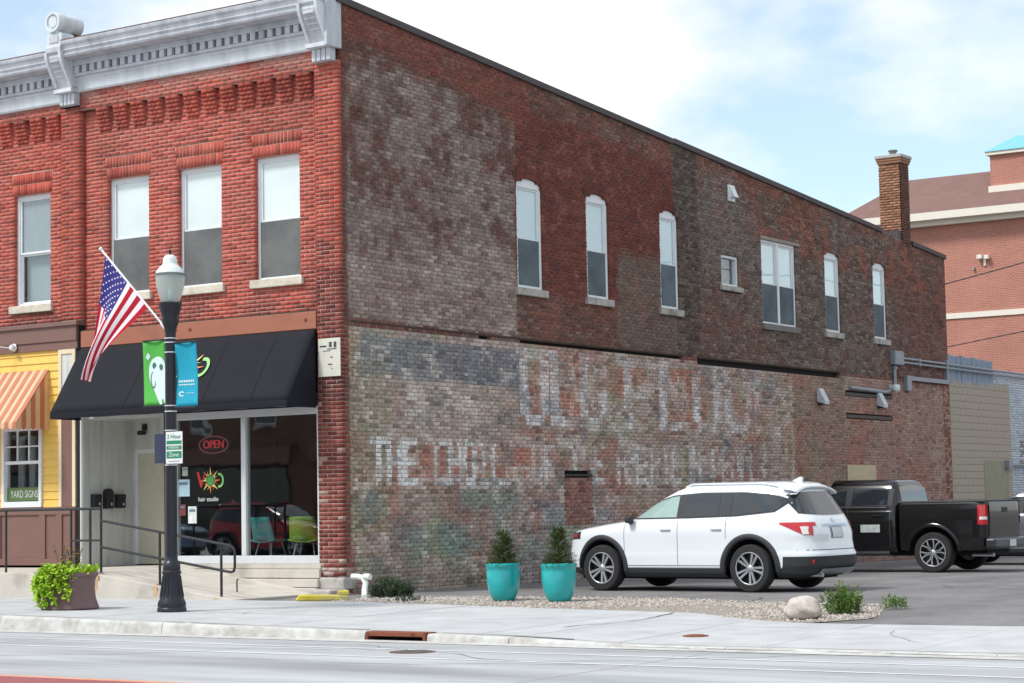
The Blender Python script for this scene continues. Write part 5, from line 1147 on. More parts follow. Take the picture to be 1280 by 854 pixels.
class Body:
    def __init__(s, T, xc, nf, nr):
        s.T = np.array(T, float); s.xc = xc; s.nf = nf; s.nr = nr
    def g(s, z): return [float(np.interp(z, s.T[:, 0], s.T[:, i])) for i in (1, 2, 3)]
    def side_y(s, x, z):
        xf, xr, w = s.g(z); a, n = (s.xc-xf, s.nf) if x < s.xc else (xr-s.xc, s.nr); t = min(1, abs(x-s.xc)/a); return w*max(0, 1-t**n)**(1/n)
    def end_x(s, y, z, rear=True):
        xf, xr, w = s.g(z); a, n = (xr-s.xc, s.nr) if rear else (s.xc-xf, s.nf); t = min(1, abs(y)/w); q = max(0, 1-t**n)**(1/n); return s.xc+(a*q if rear else -a*q)
    def outline(s, z, K=110, E=22, tm=.955):
        xf, xr, w = s.g(z); pts = []
        ts = np.linspace(-tm, tm, K)
        for t in ts:                      # street side (-y) nose to tail
            x = s.xc+t*((xr-s.xc) if t > 0 else (s.xc-xf)); pts.append((x, -s.side_y(x, z), z))
        ye = s.side_y(s.xc+tm*(xr-s.xc), z)
        for y in np.linspace(-ye, ye, E)[1:-1]: pts.append((s.end_x(y, z), y, z))
        for t in ts[::-1]:
            x = s.xc+t*((xr-s.xc) if t > 0 else (s.xc-xf)); pts.append((x, s.side_y(x, z), z))
        ye = s.side_y(s.xc-tm*(s.xc-xf), z)
        for y in np.linspace(ye, -ye, E)[1:-1]: pts.append((s.end_x(y, z, False), y, z))
        return pts
    def build(s, parent, zs, parts, arches=(), cap_top=True, cap_bot=True):
        """parts: list of (name, material, test(center)) ; first match wins"""
        R_ = [s.outline(z) for z in zs]; n = len(R_[0]); V = np.array(R_).reshape(-1, 3); F = []
        for i in range(len(zs)-1):
            for j in range(n): F.append((i*n+j, i*n+(j+1) % n, (i+1)*n+(j+1) % n, (i+1)*n+j))
        Fa = np.array(F); c = V[Fa].mean(1); dele = np.zeros(len(Fa), bool)
        for ax, az, ar in arches:
            inside = (np.hypot(c[:, 0]-ax, c[:, 2]-az) < ar) & (np.abs(c[:, 1]) > .55); dele |= inside
            vi = np.unique(Fa[inside]); vo = np.unique(Fa[~inside]); bd = np.intersect1d(vi, vo)
            d = V[bd][:, [0, 2]]-np.array([ax, az]); L = np.linalg.norm(d, axis=1, keepdims=True); ok = (np.abs(L-ar) < .1)[:, 0]
            q = V[bd]; q[:, [0, 2]] = np.where(ok[:, None], np.array([ax, az])+d/np.maximum(L, 1e-6)*ar, q[:, [0, 2]]); q[:, 2] = np.maximum(q[:, 2], zs[0]); V[bd] = q
        Fa = Fa[~dele]; c = c[~dele]; done = np.zeros(len(Fa), bool); first = None
        for name, m, test in parts:
            sel = np.array([test(*q) for q in c]) & ~done; done |= sel; fs = Fa[sel]
            if not len(fs): continue
            idx, inv = np.unique(fs, return_inverse=True); fl = [tuple(q) for q in inv.reshape(-1, 4)]
            vl = [tuple(q) for q in V[idx]]
            o = MB().add(vl, fl).build(name, m, parent, auto=38)
        mt = parts[-1][1]
        if cap_top: MB().add(R_[-1], [tuple(range(n))]).build('roof_panel', mt, parent, smooth=True)
        if cap_bot: MB().add(R_[0], [tuple(range(n))[::-1]]).build('underbody', M_clad, parent)
    def side_patch(s, parent, name, m, x0, x1, lo, hi, off, nx=24, nz=8, sides=(-1, 1)):
        out = []
        for sd in sides:
            P = [[(x, sd*(s.side_y(x, z)+off), z) for z in np.linspace(lo(x), hi(x), nz)] for x in np.linspace(x0, x1, nx)]
            out.append(MB().grid(P if sd > 0 else [r[::-1] for r in P]).build(name, m, parent, smooth=True))
        return out
    def end_patch(s, parent, name, m, y0, y1, lo, hi, off, ny=20, nz=8, rear=True):
        P = [[(s.end_x(y, z, rear)+(off if rear else -off), y, z) for z in np.linspace(lo(y), hi(y), nz)] for y in np.linspace(y0, y1, ny)]
        return MB().grid(P).build(name, m, parent, smooth=True)
    def corner_patch(s, parent, name, m, x0, y1, lo, hi, off, sd, nz=6):
        """wraps from x0 on the side round the rear corner to |y|=y1; lo/hi take 0..1 along the wrap"""
        zc = (lo(0)+hi(0))/2; cols = []
        xe = s.xc+.955*(s.g(zc)[1]-s.xc); A = [('x', x) for x in np.linspace(x0, xe, 10)]; ye = s.side_y(xe, zc); A += [('y', y) for y in np.linspace(ye, y1, 14)[1:]]
        for k, (ty, v) in enumerate(A):
            q = k/(len(A)-1); col = []
            for z in np.linspace(lo(q), hi(q), nz):
                if ty == 'x': col.append((v, sd*(s.side_y(v, z)+off), z))
                else: col.append((s.end_x(v, z)+off, sd*(v+off*.3), z))
            cols.append(col)
        return MB().grid(cols).build(name, m, parent, smooth=True)

def wheel(parent, x, y, r, w, rr, style, sd, z=None):
    z = r if z is None else z
    t = MB().lathe([(rr, -w/2+.01), (rr+.01, -w/2), (r*.93, -w/2+.005), (r*.985, -w/2+.03), (r, -w/2+.06), (r, w/2-.06), (r*.985, w/2-.03), (r*.93, w/2-.005), (rr+.01, w/2), (rr, w/2-.01)], (0, 0, 0), 40, 'y').build('wheel', M_tyre, parent, auto=40)
    t.location = (x, y, z); o = sd*w/2
    MB().lathe([(rr+.004, o-sd*.012), (rr-.012, o-sd*.006), (rr-.022, o-sd*.02), (rr-.03, o-sd*.10), (.05, o-sd*.12)], (0, 0, 0), 36, 'y').build('rim', M_rimd, t, auto=40)
    MB().lathe([(rr+.002, o-sd*.008), (rr-.014, o-sd*.001), (rr-.018, o-sd*.012)], (0, 0, 0), 36, 'y').build('rim_lip', M_rim, t, smooth=True)
    n = 10 if style == 0 else 6
    for i in range(n):
        a = 2*math.pi*i/n+.2
        def pt(rad, ang, dep): return (rad*math.cos(ang), o-sd*dep, rad*math.sin(ang))
        if style == 0:
            sgn = .13 if i % 2 else -.13; w0, w1 = .10, .085
            v = [pt(.05, a-.30, .03), pt(.05, a+.30, .03), pt(rr-.016, a+sgn+w1, .012), pt(rr-.016, a+sgn-w1, .012), pt(.05, a-.35, .06), pt(.05, a+.35, .06), pt(rr-.016, a+sgn+w1, .05), pt(rr-.016, a+sgn-w1, .05)]
            MB().add(v, [(0, 1, 2, 3), (0, 3, 7, 4), (1, 5, 6, 2)]).build('spoke', M_rim, t)
        else:
            for sg in (-1, 1):
                v = [pt(.06, a+sg*.12, .03), pt(.06, a+sg*.42, .03), pt(rr*.6, a+sg*.20, .02), pt(rr*.6, a+sg*.06, .02)]; u = [pt(rr*.56, a+sg*.05, .02), pt(rr*.56, a+sg*.20, .02), pt(rr-.016, a+sg*.33, .012), pt(rr-.016, a+sg*.20, .012)]
                MB().add(v, [(0, 1, 2, 3)]).add(u, [(0, 1, 2, 3)]).build('spoke', M_rim, t, solid=.02)
    MB().lathe([(0, o-sd*.012), (.04, o-sd*.014), (.062, o-sd*.03), (.065, o-sd*.06)], (0, 0, 0), 20, 'y').build('hub', M_rim, t, smooth=True)
    MB().lathe([(.04, o-sd*.13), (rr*.75, o-sd*.13), (rr*.75, o-sd*.145)], (0, 0, 0), 24, 'y').build('brake_disc', M_galv, t)
    return t

def suv(t, M_paint, glass_front, S_=1.0):
    T = [(.24, -2.20, 2.35, .90), (.30, -2.34, 2.52, .96), (.42, -2.42, 2.60, .985), (.60, -2.44, 2.615, .99), (.66, -2.44, 2.58, .985), (.80, -2.42, 2.555, .985), (.92, -2.38, 2.55, .99), (1.0, -2.30, 2.53, .985), (1.04, -2.12, 2.515, .98), (1.08, -1.86, 2.50, .972), (1.12, -1.56, 2.48, .962), (1.15, -1.30, 2.465, .95), (1.175, -1.06, 2.45, .938), (1.24, -.94, 2.41, .915), (1.40, -.66, 2.31, .855), (1.56, -.34, 2.21, .79), (1.64, -.12, 2.16, .75), (1.69, .10, 2.13, .70), (1.73, .36, 2.08, .63), (1.76, .62, 1.92, .52), (1.775, .85, 1.70, .38)]
    b = Body(T, .1, 4.2, 5.0)
    WB = 1.465; Ra = .475; wz = .385
    zs = list(np.arange(.24, .98, .03))+list(np.arange(.98, 1.18, .0125))+list(np.arange(1.19, 1.70, .03))+[1.70, 1.715, 1.73, 1.745, 1.76, 1.768, 1.775]
    arches = [(-WB, wz, Ra), (WB, wz, Ra)]
    b.build(t, zs, [('lower_cladding', M_clad, lambda x, y, z: z < .40 or (z < .58 and x > 2.05)), ('body_shell', M_paint, lambda x, y, z: True)], arches)
    # wheel wells, arch trims
    for x in (-WB, WB):
        for sd in (-1, 1):
            MB().lathe([(Ra, .45), (Ra, .93)], (x, 0 if sd > 0 else 0, wz), 24, 'y', 0, math.pi).build('wheel_well', M_dark, t) if sd > 0 else MB().lathe([(Ra, -.93), (Ra, -.45)], (x, 0, wz), 24, 'y', 0, math.pi).build('wheel_well', M_dark, t)
            P = []
            for q in np.linspace(-.12, math.pi+.12, 30):
                row = []
                for rr_, off in ((Ra-.01, -.03), (Ra-.008, .012), (Ra+.03, .016), (Ra+.075, .012), (Ra+.08, .0)):
                    X, Z = x+rr_*math.cos(q), wz+rr_*math.sin(q); row.append((X, sd*(b.side_y(X, max(Z, .25))+off), Z))
                P.append(row)
            MB().grid(P).build('arch_trim', M_clad, t, smooth=True)
        MB().box(x-.5, x+.5, -.5, .5, .28, .84).build('wheel_well_block', M_dark, t)
        for sd in (-1, 1): wheel(t, x, sd*.86, wz, .25, .262, 0, sd)
    # side glass: black surround then panes
    hi = lambda x: float(np.interp(x, [-.93, -.42, -.05, .5, 1.3, 1.75, 2.1], [1.19, 1.48, 1.575, 1.61, 1.605, 1.57, 1.48])); lo = lambda x: float(np.interp(x, [-.93, .3, 1.2, 1.9, 2.12], [1.185, 1.195, 1.215, 1.275, 1.44]))
    b.side_patch(t, 'window_surround', M_clad, -.93, 2.12, lo, hi, .005, 40, 14)
    for a, c, mm in ((-.84, .06, glass_front), (.19, .86, M_carglass), (.93, 1.10, M_carglass), (1.17, 2.06, M_carglass)):
        b.side_patch(t, 'side_window', mm, a, c, lambda x: lo(x)+.022, lambda x: max(lo(x)+.024, hi(x)-.025), .010, 20, 12)
    # windscreen and rear window
    b.end_patch(t, 'windscreen', M_carglass, -.70, .70, lambda y: 1.20, lambda y: 1.62, .006, rear=False)
    wr = lambda y: 1.22+.05*abs(y)**2; b.end_patch(t, 'rear_window', M_carglass, -.72, .72, wr, lambda y: 1.60-.06*(abs(y)/.72)**3, .008)
    # spoiler
    P = []
    for y in np.linspace(-.68, .68, 16):
        zz = 1.70-.10*(abs(y)/.68)**3; P.append([(1.95, y, zz+.035), (2.10, y, zz+.018), (2.21, y*.97, zz-.02), (2.20, y*.97, zz-.045), (2.08, y, zz-.05)])
    MB().grid(P).build('roof_spoiler', M_paint, t, smooth=True, solid=.012)
    MB().prism([(1.72, 1.755), (1.94, 1.745), (1.95, 1.83), (1.90, 1.835)], -.03, .03, 'y').build('roof_antenna', M_paint, t, bevel=.01)
    for sd in (-1, 1): MB().tube([(.1, sd*.655, 1.705), (.25, sd*.655, 1.745), (1.6, sd*.655, 1.735), (1.85, sd*.66, 1.69)], .016, 8).build('roof_rail', M_paint, t)
    # doors
    for x, zt in ((-.98, 1.15), (.095, 1.16), (1.03, 1.2)):
        b.side_patch(t, 'door_gap', M_seam, x-.004, x+.004, lambda q: .43 if x < 1 else .86, lambda q: zt, .0025, 2, 30)
    b.side_patch(t, 'door_gap', M_seam, -.98, 1.0, lambda q: .425, lambda q: .434, .0025, 40, 2)
    b.side_patch(t, 'sill_trim', M_chrome, -.95, .95, lambda q: .385, lambda q: .40, .004, 40, 3)
    P_ = lambda x, sd, z: sd*(b.side_y(x, z)+.02)
    for sd in (-1, 1):
        for x in (-.14, .85): MB().box(x-.10, x+.10, P_(x, sd, 1.02)-sd*.012, P_(x, sd, 1.02)+sd*.012, 1.005, 1.04).build('door_handle', M_paint, t, bevel=.01)
        m = MB(); y = b.side_y(-.8, 1.15); m.box(-.90, -.78, sd*(y+.03), sd*(y+.18), 1.13, 1.245); m.build('wing_mirror', M_clad, t, bevel=.035)
        MB().box(-.90, -.82, sd*(y-.03), sd*(y+.05), 1.12, 1.16).build('mirror_stalk', M_clad, t)
        # lights
        b.corner_patch(t, 'tail_light', M_tl, 2.0, .56, lambda q: float(np.interp(q, [0, .15, .42, .60, .66, 1], [1.085, 1.03, .905, .895, 1.05, 1.055])), lambda q: 1.11, .010, sd)
        b.corner_patch(t, 'reverse_lamp', M_tlw, 2.43, .80, lambda q: .92, lambda q: 1.045, .014, sd, 4)
        b.side_patch(t, 'headlight', M_carglass, -2.25, -1.98, lambda x: .86+.05*(x+2.25), lambda x: .96+.14*(x+2.25), .008, 10, 4, (sd,))
        b.side_patch(t, 'marker_light', M_tl, -2.2, -2.05, lambda x: .90, lambda x: .93+.1*(x+2.2), .012, 6, 3, (sd,))
        b.corner_patch(t, 'reflector', M_tl, 2.50, .70, lambda q: .46, lambda q: .52, .012, sd, 3)
    b.end_patch(t, 'light_bar', M_tl, -.56, .56, lambda y: 1.05, lambda y: 1.09, .010, rear=True) if False else None
    b.end_patch(t, 'tailgate_trim', M_chrome, -.42, .42, lambda y: 1.045, lambda y: 1.075, .016); b.end_patch(t, 'number_plate', M_plate, -.16, .16, lambda y: .86, lambda y: 1.02, .014, 6, 4)
    b.end_patch(t, 'plate_recess', M_galv, -.20, .20, lambda y: .845, lambda y: 1.035, .004)
    b.end_patch(t, 'tailgate_gap', M_seam, -.85, .85, lambda y: .665, lambda y: .675, .004, nz=2)
    b.end_patch(t, 'skid_plate', M_chrome, -.55, .55, lambda y: .27, lambda y: .37, .03); b.end_patch(t, 'rear_badge', M_chrome, -.04, .04, lambda y: 1.11, lambda y: 1.17, .012, 4, 4)
    b.end_patch(t, 'grille', M_clad, -.55, .55, lambda y: .72, lambda y: .94, .008, rear=False)
    MB().box(-2.1, 2.2, -.62, .62, .20, .30).build('chassis', M_dark, t)
    MB().tube([(2.2, -.5, .27), (2.55, -.5, .27)], .035, 10).build('exhaust', M_chrome, t)
    # seats seen through the front window
M_pearl = mat('white_car_paint', S(226, 232, 236), .22, 0, vary=.01, spec=.5, coat=.8)
sv = thing('white_suv', 'white suv with black wheel arch trim parked facing the painted brick wall', 'car', (4.98, 3.42, -.047), R(-3.5)); sv.scale = (.978, 1, 1)
suv(sv, M_pearl, mat('front_door_glass', S(150, 176, 170), .03, 0, vary=.05, spec=.9, coat=.6))
g3 = thing('grey_suv', 'dark grey suv parked beyond the black pickup truck', 'car', (5.0, 19.5, -.185), R(-2))
suv(g3, mat('grey_car_paint', S(120, 124, 132), .25, .4, vary=.02, coat=.8), M_carglass)

# pickup
M_bk = mat('black_car_paint', S(14, 15, 18), .20, 0, vary=.02, spec=.5, coat=.35)
pt_ = thing('pickup_truck', 'black crew cab pickup truck with machined wheels parked facing the brick wall', 'truck', (3.47, 13.9, -.137), R(-1.5))
WB = 1.785; wr_ = .415
Tc = [(.42, -2.75, 1.0, .93), (.50, -2.88, 1.0, .97), (.70, -2.92, 1.0, 1.0), (.95, -2.90, 1.0, 1.005), (1.10, -2.84, 1.0, 1.0), (1.18, -2.7, 1.0, .985), (1.22, -2.4, 1.0, .975), (1.26, -1.9, 1.0, .965), (1.29, -1.45, 1.0, .95), (1.34, -1.28, .99, .935), (1.50, -1.02, .97, .88), (1.70, -.68, .935, .80), (1.82, -.45, .90, .74), (1.88, -.25, .86, .68), (1.925, .0, .78, .58), (1.945, .15, .62, .42)]
cab = Body(Tc, -.6, 5.5, 18.0)
zc = list(np.arange(.42, 1.16, .035))+list(np.arange(1.16, 1.30, .014))+list(np.arange(1.30, 1.88, .03))+[1.88, 1.90, 1.915, 1.925, 1.937, 1.945]
cab.build(pt_, zc, [('cab_body', M_bk, lambda x, y, z: True)], [(-WB, wr_, .53)])
Tb = [(.46, 1.02, 2.84, .95), (.52, 1.02, 2.9, .985), (.70, 1.02, 2.93, 1.005), (1.10, 1.02, 2.95, 1.01), (1.30, 1.02, 2.95, 1.0), (1.40, 1.02, 2.95, .99), (1.44, 1.02, 2.94, .97)]
bed = Body(Tb, 1.98, 40, 12.0)
bed.build(pt_, list(np.arange(.46, 1.44, .035))+[1.44], [('bed_body', M_bk, lambda x, y, z: True)], [(WB, wr_, .53)])
MB().box(1.06, 2.90, -.93, .93, 1.43, 1.475).build('tonneau_cover', M_clad, pt_, bevel=.02)
for sd in (-1, 1): MB().tube([(1.04, sd*.965, 1.452), (2.93, sd*.965, 1.452)], .022, 8).build('bed_rail', M_clad, pt_)
for x, bd in ((-WB, cab), (WB, bed)):
    MB().box(x-.53, x+.53, -.55, .55, .4, .95).build('wheel_well_block', M_dark, pt_)
    for sd in (-1, 1):
        MB().lathe([(.53, min(sd*.5, sd*.96)), (.53, max(sd*.5, sd*.96))], (x, 0, wr_), 24, 'y', 0, math.pi).build('wheel_well', M_dark, pt_)
        P = [[(x+r*math.cos(q), sd*(bd.side_y(x+r*math.cos(q), max(.47, wr_+r*math.sin(q)))+o), wr_+r*math.sin(q)) for r, o in ((.525, -.03), (.53, .02), (.56, .03), (.60, .005))] for q in np.linspace(.05, math.pi-.05, 26)]
        MB().grid(P).build('arch_trim', M_bk, pt_, smooth=True)
        wheel(pt_, x, sd*.885, wr_, .28, .285, 1, sd)
hic = lambda x: float(np.interp(x, [-1.1, -.55, -.2, .5, .93], [1.40, 1.70, 1.76, 1.765, 1.74])); loc_ = lambda x: float(np.interp(x, [-1.1, -.5, .93], [1.37, 1.37, 1.39]))
cab.side_patch(pt_, 'window_surround', M_clad, -1.1, .87, loc_, hic, .004, 40)
for a, c in ((-1.0, -.20), (-.06, .76)): cab.side_patch(pt_, 'side_window', M_carglass, a, c, lambda x: loc_(x)+.02, lambda x: hic(x)-.03, .008, 20)
cab.end_patch(pt_, 'rear_window', mat('truck_rear_glass', S(70, 56, 52), .05, 0, vary=.05, spec=.9, coat=.6), -.66, .66, lambda y: 1.47, lambda y: 1.82-.05*(abs(y)/.66)**2, .008)
cab.end_patch(pt_, 'windscreen', M_carglass, -.74, .74, lambda y: 1.35, lambda y: 1.80, .008, rear=False)
for x in (-1.12, -.13, .84): cab.side_patch(pt_, 'door_gap', M_seam, x-.005, x+.005, lambda q: .52, lambda q: 1.38, .003, 2, 20)
for x in (-.32, .55):
    for sd in (-1, 1): MB().box(x-.11, x+.11, sd*(cab.side_y(x, 1.18)+.0), sd*(cab.side_y(x, 1.18)+.035), 1.16, 1.20).build('door_handle', M_bk, pt_, bevel=.01)
cab.side_patch(pt_, 'belt_trim', M_chrome, -1.05, .75, lambda q: 1.355, lambda q: 1.368, .006, 30, 2)
M_door_sign = mat('door_sign', S(190, 198, 196), .5, vary=.3, scale=9)
for sd in (-1, 1): cab.side_patch(pt_, 'door_lettering', M_door_sign, .18, .62, lambda q: .84, lambda q: 1.0, .006, 8, 4, (sd,))
for sd in (-1, 1):
    bed.corner_patch(pt_, 'tail_light', M_tl, 2.78, .88, lambda q: .98, lambda q: 1.38, .014, sd); bed.corner_patch(pt_, 'reverse_lamp', M_tlw, 2.82, .90, lambda q: 1.08, lambda q: 1.14, .02, sd, 3)
    MB().tube([(-1.3, sd*.93, .40), (.8, sd*.93, .40)], .05, 10).build('running_board', M_clad, pt_)
    MB().box(-1.2, -.95, sd*1.0, sd*1.24, 1.33, 1.58).build('wing_mirror', M_bk, pt_, bevel=.04)
bed.end_patch(pt_, 'tailgate', M_bk, -.80, .80, lambda y: .74, lambda y: 1.42, .012); bed.end_patch(pt_, 'tailgate_handle', M_clad, -.14, .14, lambda y: 1.22, lambda y: 1.32, .02)
MB().box(2.90, 3.12, -.95, .95, .50, .70).build('rear_bumper', mat('bumper_dark', S(70, 74, 80), .3, .6, vary=.05), pt_, bevel=.04); MB().box(3.11, 3.125, -.17, .17, .52, .66).build('number_plate', M_plate, pt_)
MB().box(-2.6, 2.8, -.6, .6, .34, .5).build('chassis', M_dark, pt_); MB().box(-2.98, -2.80, -.95, .95, .45, .75).build('front_bumper', M_chrome, pt_, bevel=.05)
MB().tube([(2.5, -.62, .36), (2.98, -.70, .36)], .04, 10).build('exhaust', M_chrome, pt_)

# ------------------------------------------------------------------ gravel strip, boulder, plants
M_gbed = mat('gravel_bed', S(150, 142, 133), .95, vary=.25, scale=30, bump=.8, bscale=60)
gx = list(np.linspace(1.4, 10.9, 40))
def gback(x): return interp(x, [1.4, 2.5, 4.4, 6.5, 7.6, 9.0, 10.3, 10.9], [-.6, -.35, -.15, -.2, -.9, -1.1, -1.5, -3.2])
def gfront(x): return max(yedge(x)-.06, -4.3)+0.0 if x < 10.4 else interp(x, [10.4, 10.9], [-4.2, -3.4])
gb = tag(MB().grid([[(x, gback(x)+(gfront(x)-gback(x))*t, zg(x, gback(x)+(gfront(x)-gback(x))*t)+.003+.006*math.sin(math.pi*t)) for t in np.linspace(0, 1, 9)] for x in gx]).build('gravel_bed', M_gbed), kind='structure')
ico = [(0, 0, 1)]+[(math.cos(a)*.9, math.sin(a)*.9, .35) for a in np.arange(5)*2*math.pi/5]+[(math.cos(a)*.9, math.sin(a)*.9, -.4) for a in np.arange(5)*2*math.pi/5+.6]
icf = [(0, 1+i, 1+(i+1) % 5) for i in range(5)]+[(1+i, 6+i, 1+(i+1) % 5) for i in range(5)]+[(1+(i+1) % 5, 6+i, 6+(i+1) % 5) for i in range(5)]
gm_ = [mat('pebble_pale', S(186, 181, 174), .9, vary=.1), mat('pebble_tan', S(178, 164, 148), .9, vary=.15), mat('pebble_grey', S(146, 140, 136), .9, vary=.15), mat('pebble_rose', S(160, 134, 122), .9, vary=.15)]
peb = [MB() for _ in gm_]; rg = random.Random(5)
def in_sand(x, y): return 6.9 < x < 8.9 and y < -2.1-.25*math.sin(x*3)
for i in range(9500):
    x = rg.uniform(1.5, 10.85); t = rg.gauss(.5, .3); y = gback(x)+(gfront(x)-gback(x))*t
    if t < -.12 or t > 1.02 or (x > 9.8 and rg.random() < (x-9.8)*.7): continue
    if in_sand(x, y) and rg.random() < .93: continue
    if x < 2.6 and rg.random() < .6: continue
    s = rg.uniform(.007, .021)*(1.2 if x > 8.5 else 1); z = zg(x, y)+.004+.006*max(0, math.sin(math.pi*t))+s*.2; a = rg.uniform(0, 6.3); ca, sa_ = math.cos(a), math.sin(a); ex = rg.uniform(.9, 1.5); ez = rg.uniform(.55, .9)
    k = rg.choices(range(4), (5, 3, 4, 1))[0]
    peb[k].add([(x+s*(vx*ex*ca-vy*sa_), y+s*(vx*ex*sa_+vy*ca), z+s*vz*ez) for vx, vy, vz in ico], icf)
for b, m_ in zip(peb, gm_): tag(b.build('gravel', m_, smooth=True), 'loose pale gravel stones along the parking lot edge', 'gravel', kind='stuff')
bo = MB(); n = 18; P = []
for i in range(n+1):
    row = []
    th = math.pi*i/n
    for j in range(2*n):
        ph = 2*math.pi*j/(2*n); d = Vector((math.sin(th)*math.cos(ph), math.sin(th)*math.sin(ph), math.cos(th)))
        q = 1+.10*math.sin(d.x*3+1)*math.cos(d.y*2.6)+.06*math.sin(d.z*5+d.x*4)+.03*math.sin(d.y*11+d.z*7)
        row.append((d.x*.30*q, d.y*.24*q, max(-.12, d.z*.185*q)))
    P.append(row+[row[0]])
bo.grid(P); boulder = tag(bo.build('boulder', mat('boulder_stone', S(190, 182, 174), .9, vary=.2, scale=12, bump=.6, bscale=25, col2=S(178, 162, 150), c2scale=5), smooth=True), 'pale rounded boulder sitting on the gravel beside the weeds', 'boulder')
boulder.location = (10.12, -3.62, zg(10.1, -3.6)+.12); boulder.rotation_euler = (0, 0, R(25)); boulder.scale = (.84, .84, .88)

# leaves
def leaf(mb, p, d, up, L, W, curl=.15):
    d = d.normalized(); s = d.cross(up); s = s.normalized() if s.length > 1e-4 else Vector((1, 0, 0)); n = s.cross(d)
    q = [p, p+d*L*.35+s*W*.5+n*L*.06, p+d*L*.75+s*W*.38-n*L*curl*.3, p+d*L-n*L*curl, p+d*L*.75-s*W*.38-n*L*curl*.3, p+d*L*.35-s*W*.5+n*L*.06, p+d*L*.5-n*L*curl*.1]
    mb.add(q, [(0, 1, 6), (1, 2, 6), (2, 3, 6), (3, 4, 6), (4, 5, 6), (5, 0, 6)])
def leaf_mat(name, col, col2):
    m = mat(name, col, .55, vary=.3, scale=14, spec=.35, col2=col2, c2scale=6, c2lo=.35, c2hi=.65)
    n = m.node_tree.nodes; k = m.node_tree.links; b = n['Principled BSDF']; tr = n.new('ShaderNodeBsdfTranslucent'); mx = n.new('ShaderNodeMixShader'); mx.inputs[0].default_value = .25
    src = b.inputs['Base Color'].links[0].from_socket; k.new(src, tr.inputs[0]); k.new(b.outputs[0], mx.inputs[1]); k.new(tr.outputs[0], mx.inputs[2]); k.new(mx.outputs[0], n['Material Output'].inputs[0]); return m
def rv(r): 
    v = Vector((r.gauss(0, 1), r.gauss(0, 1), r.gauss(0, 1))); return v.normalized()
M_vine = leaf_mat('lime_leaves', S(178, 208, 62), S(140, 182, 44)); M_green = leaf_mat('shrub_green', S(98, 116, 62), S(66, 88, 46)); M_grass = leaf_mat('grass_green', S(110, 142, 60), S(86, 120, 52)); M_weed = leaf_mat('weed_green', S(86, 104, 78), S(66, 84, 62)); M_stem = mat('stem', S(96, 80, 56), .9); M_flow = mat('yellow_petals', S(222, 178, 50), .7, vary=.1)
# brown planter with vine and flowers
PX, PY = -.62, -5.62; PZ = zg(PX, PY)+.008
pl = thing('planter', 'round brown planter pot standing on the sidewalk', 'planter', (PX, PY, PZ))
M_pot = mat('brown_pot', S(116, 92, 92), .6, vary=.08, scale=8)
MB().lathe([(0, 0), (.40, 0), (.42, .02), (.405, .06), (.37, .16), (.355, .30), (.365, .42), (.385, .47), (.405, .48), (.41, .53), (.375, .535), (.36, .50), (0, .49)], seg=40).build('pot', M_pot, pl, auto=50)
MB().lathe([(0, .47), (.35, .46), (.36, .44)], seg=20).build('soil', mat('soil', S(60, 48, 40), .95, vary=.3), pl)
r = random.Random(3)
vn_ = thing('trailing_vine', 'bright lime green sweet potato vine spilling over the brown planter', 'plant', (PX, PY, PZ))
mb = MB(); st = MB()
cam2 = Vector((21-PX, -26.7-PY, 0)).normalized(); left2 = Vector((-cam2.y, cam2.x, 0))
for i in range(46):
    # trailing strands, thicker on the side that faces the street
    a = r.gauss(-.35, 1.25); base_a = math.atan2(cam2.y, cam2.x)-1.0+a*.75
    d = Vector((math.cos(base_a), math.sin(base_a), 0)); side = d.dot(-left2)
    drop = r.uniform(.10, .40)+(.14 if side < -.2 or abs(a) < .5 else 0)
    if r.random() < .25: drop *= .3
    pts = [Vector((0, 0, .5))+d*.15+rv(r)*.05, Vector((0, 0, .58+r.uniform(0, .08)))+d*.33, Vector((0, 0, .50))+d*.44, Vector((0, 0, .50-drop*.5))+d*(.46), Vector((0, 0, max(.06, .48-drop)))+d*(.45+r.uniform(0, .05))]
    st.tube(pts, .005, 4)
    for q in range(22):
        t = r.random()**.8*3.99; k = int(t); p = pts[k].lerp(pts[k+1], t-k)+rv(r)*.045
        dd = (d*r.uniform(.2, 1)+rv(r)*.8+Vector((0, 0, -.3))); leaf(mb, p, dd, Vector((0, 0, 1))+rv(r)*.4, r.uniform(.055, .095), r.uniform(.045, .08))
for i in range(260):
    a = r.uniform(0, 6.3); q = r.random()**.5*.40; p = Vector((q*math.cos(a), q*math.sin(a), .52+r.uniform(0, .1)*(1-q))); leaf(mb, p, rv(r)+Vector((0, 0, .4)), Vector((0, 0, 1))+rv(r)*.4, r.uniform(.06, .10), r.uniform(.05, .08))
mb.build('leaves', M_vine, vn_, smooth=False); st.build('stems', M_stem, vn_)
fp = thing('flowering_plant', 'tall sparse plant with small yellow flowers rising from the brown planter', 'plant', (PX, PY, PZ))
mb = MB(); st = MB(); fl_ = MB()
for i in range(16):
    a = r.uniform(0, 6.3); b0 = Vector((.12*math.cos(a), .12*math.sin(a), .5)); H = r.uniform(.18, .48); tp = b0+Vector((r.gauss(0, .09), r.gauss(0, .09), H)); st.tube([b0, b0.lerp(tp, .5)+rv(r)*.02, tp], .004, 4)
    for q in range(12): leaf(mb, b0.lerp(tp, r.uniform(.05, .9)), rv(r)+Vector((0, 0, .5)), Vector((0, 0, 1)), r.uniform(.04, .08), r.uniform(.012, .022))
    if i % 2 == 0:
        for q in range(9): aa = 2*math.pi*q/9; leaf(fl_, tp, Vector((math.cos(aa), math.sin(aa), .35)), Vector((0, 0, 1)), .05, .028)
mb.build('leaves', M_weed, fp); st.build('stems', M_stem, fp); fl_.build('flowers', M_flow, fp)
mb = MB()
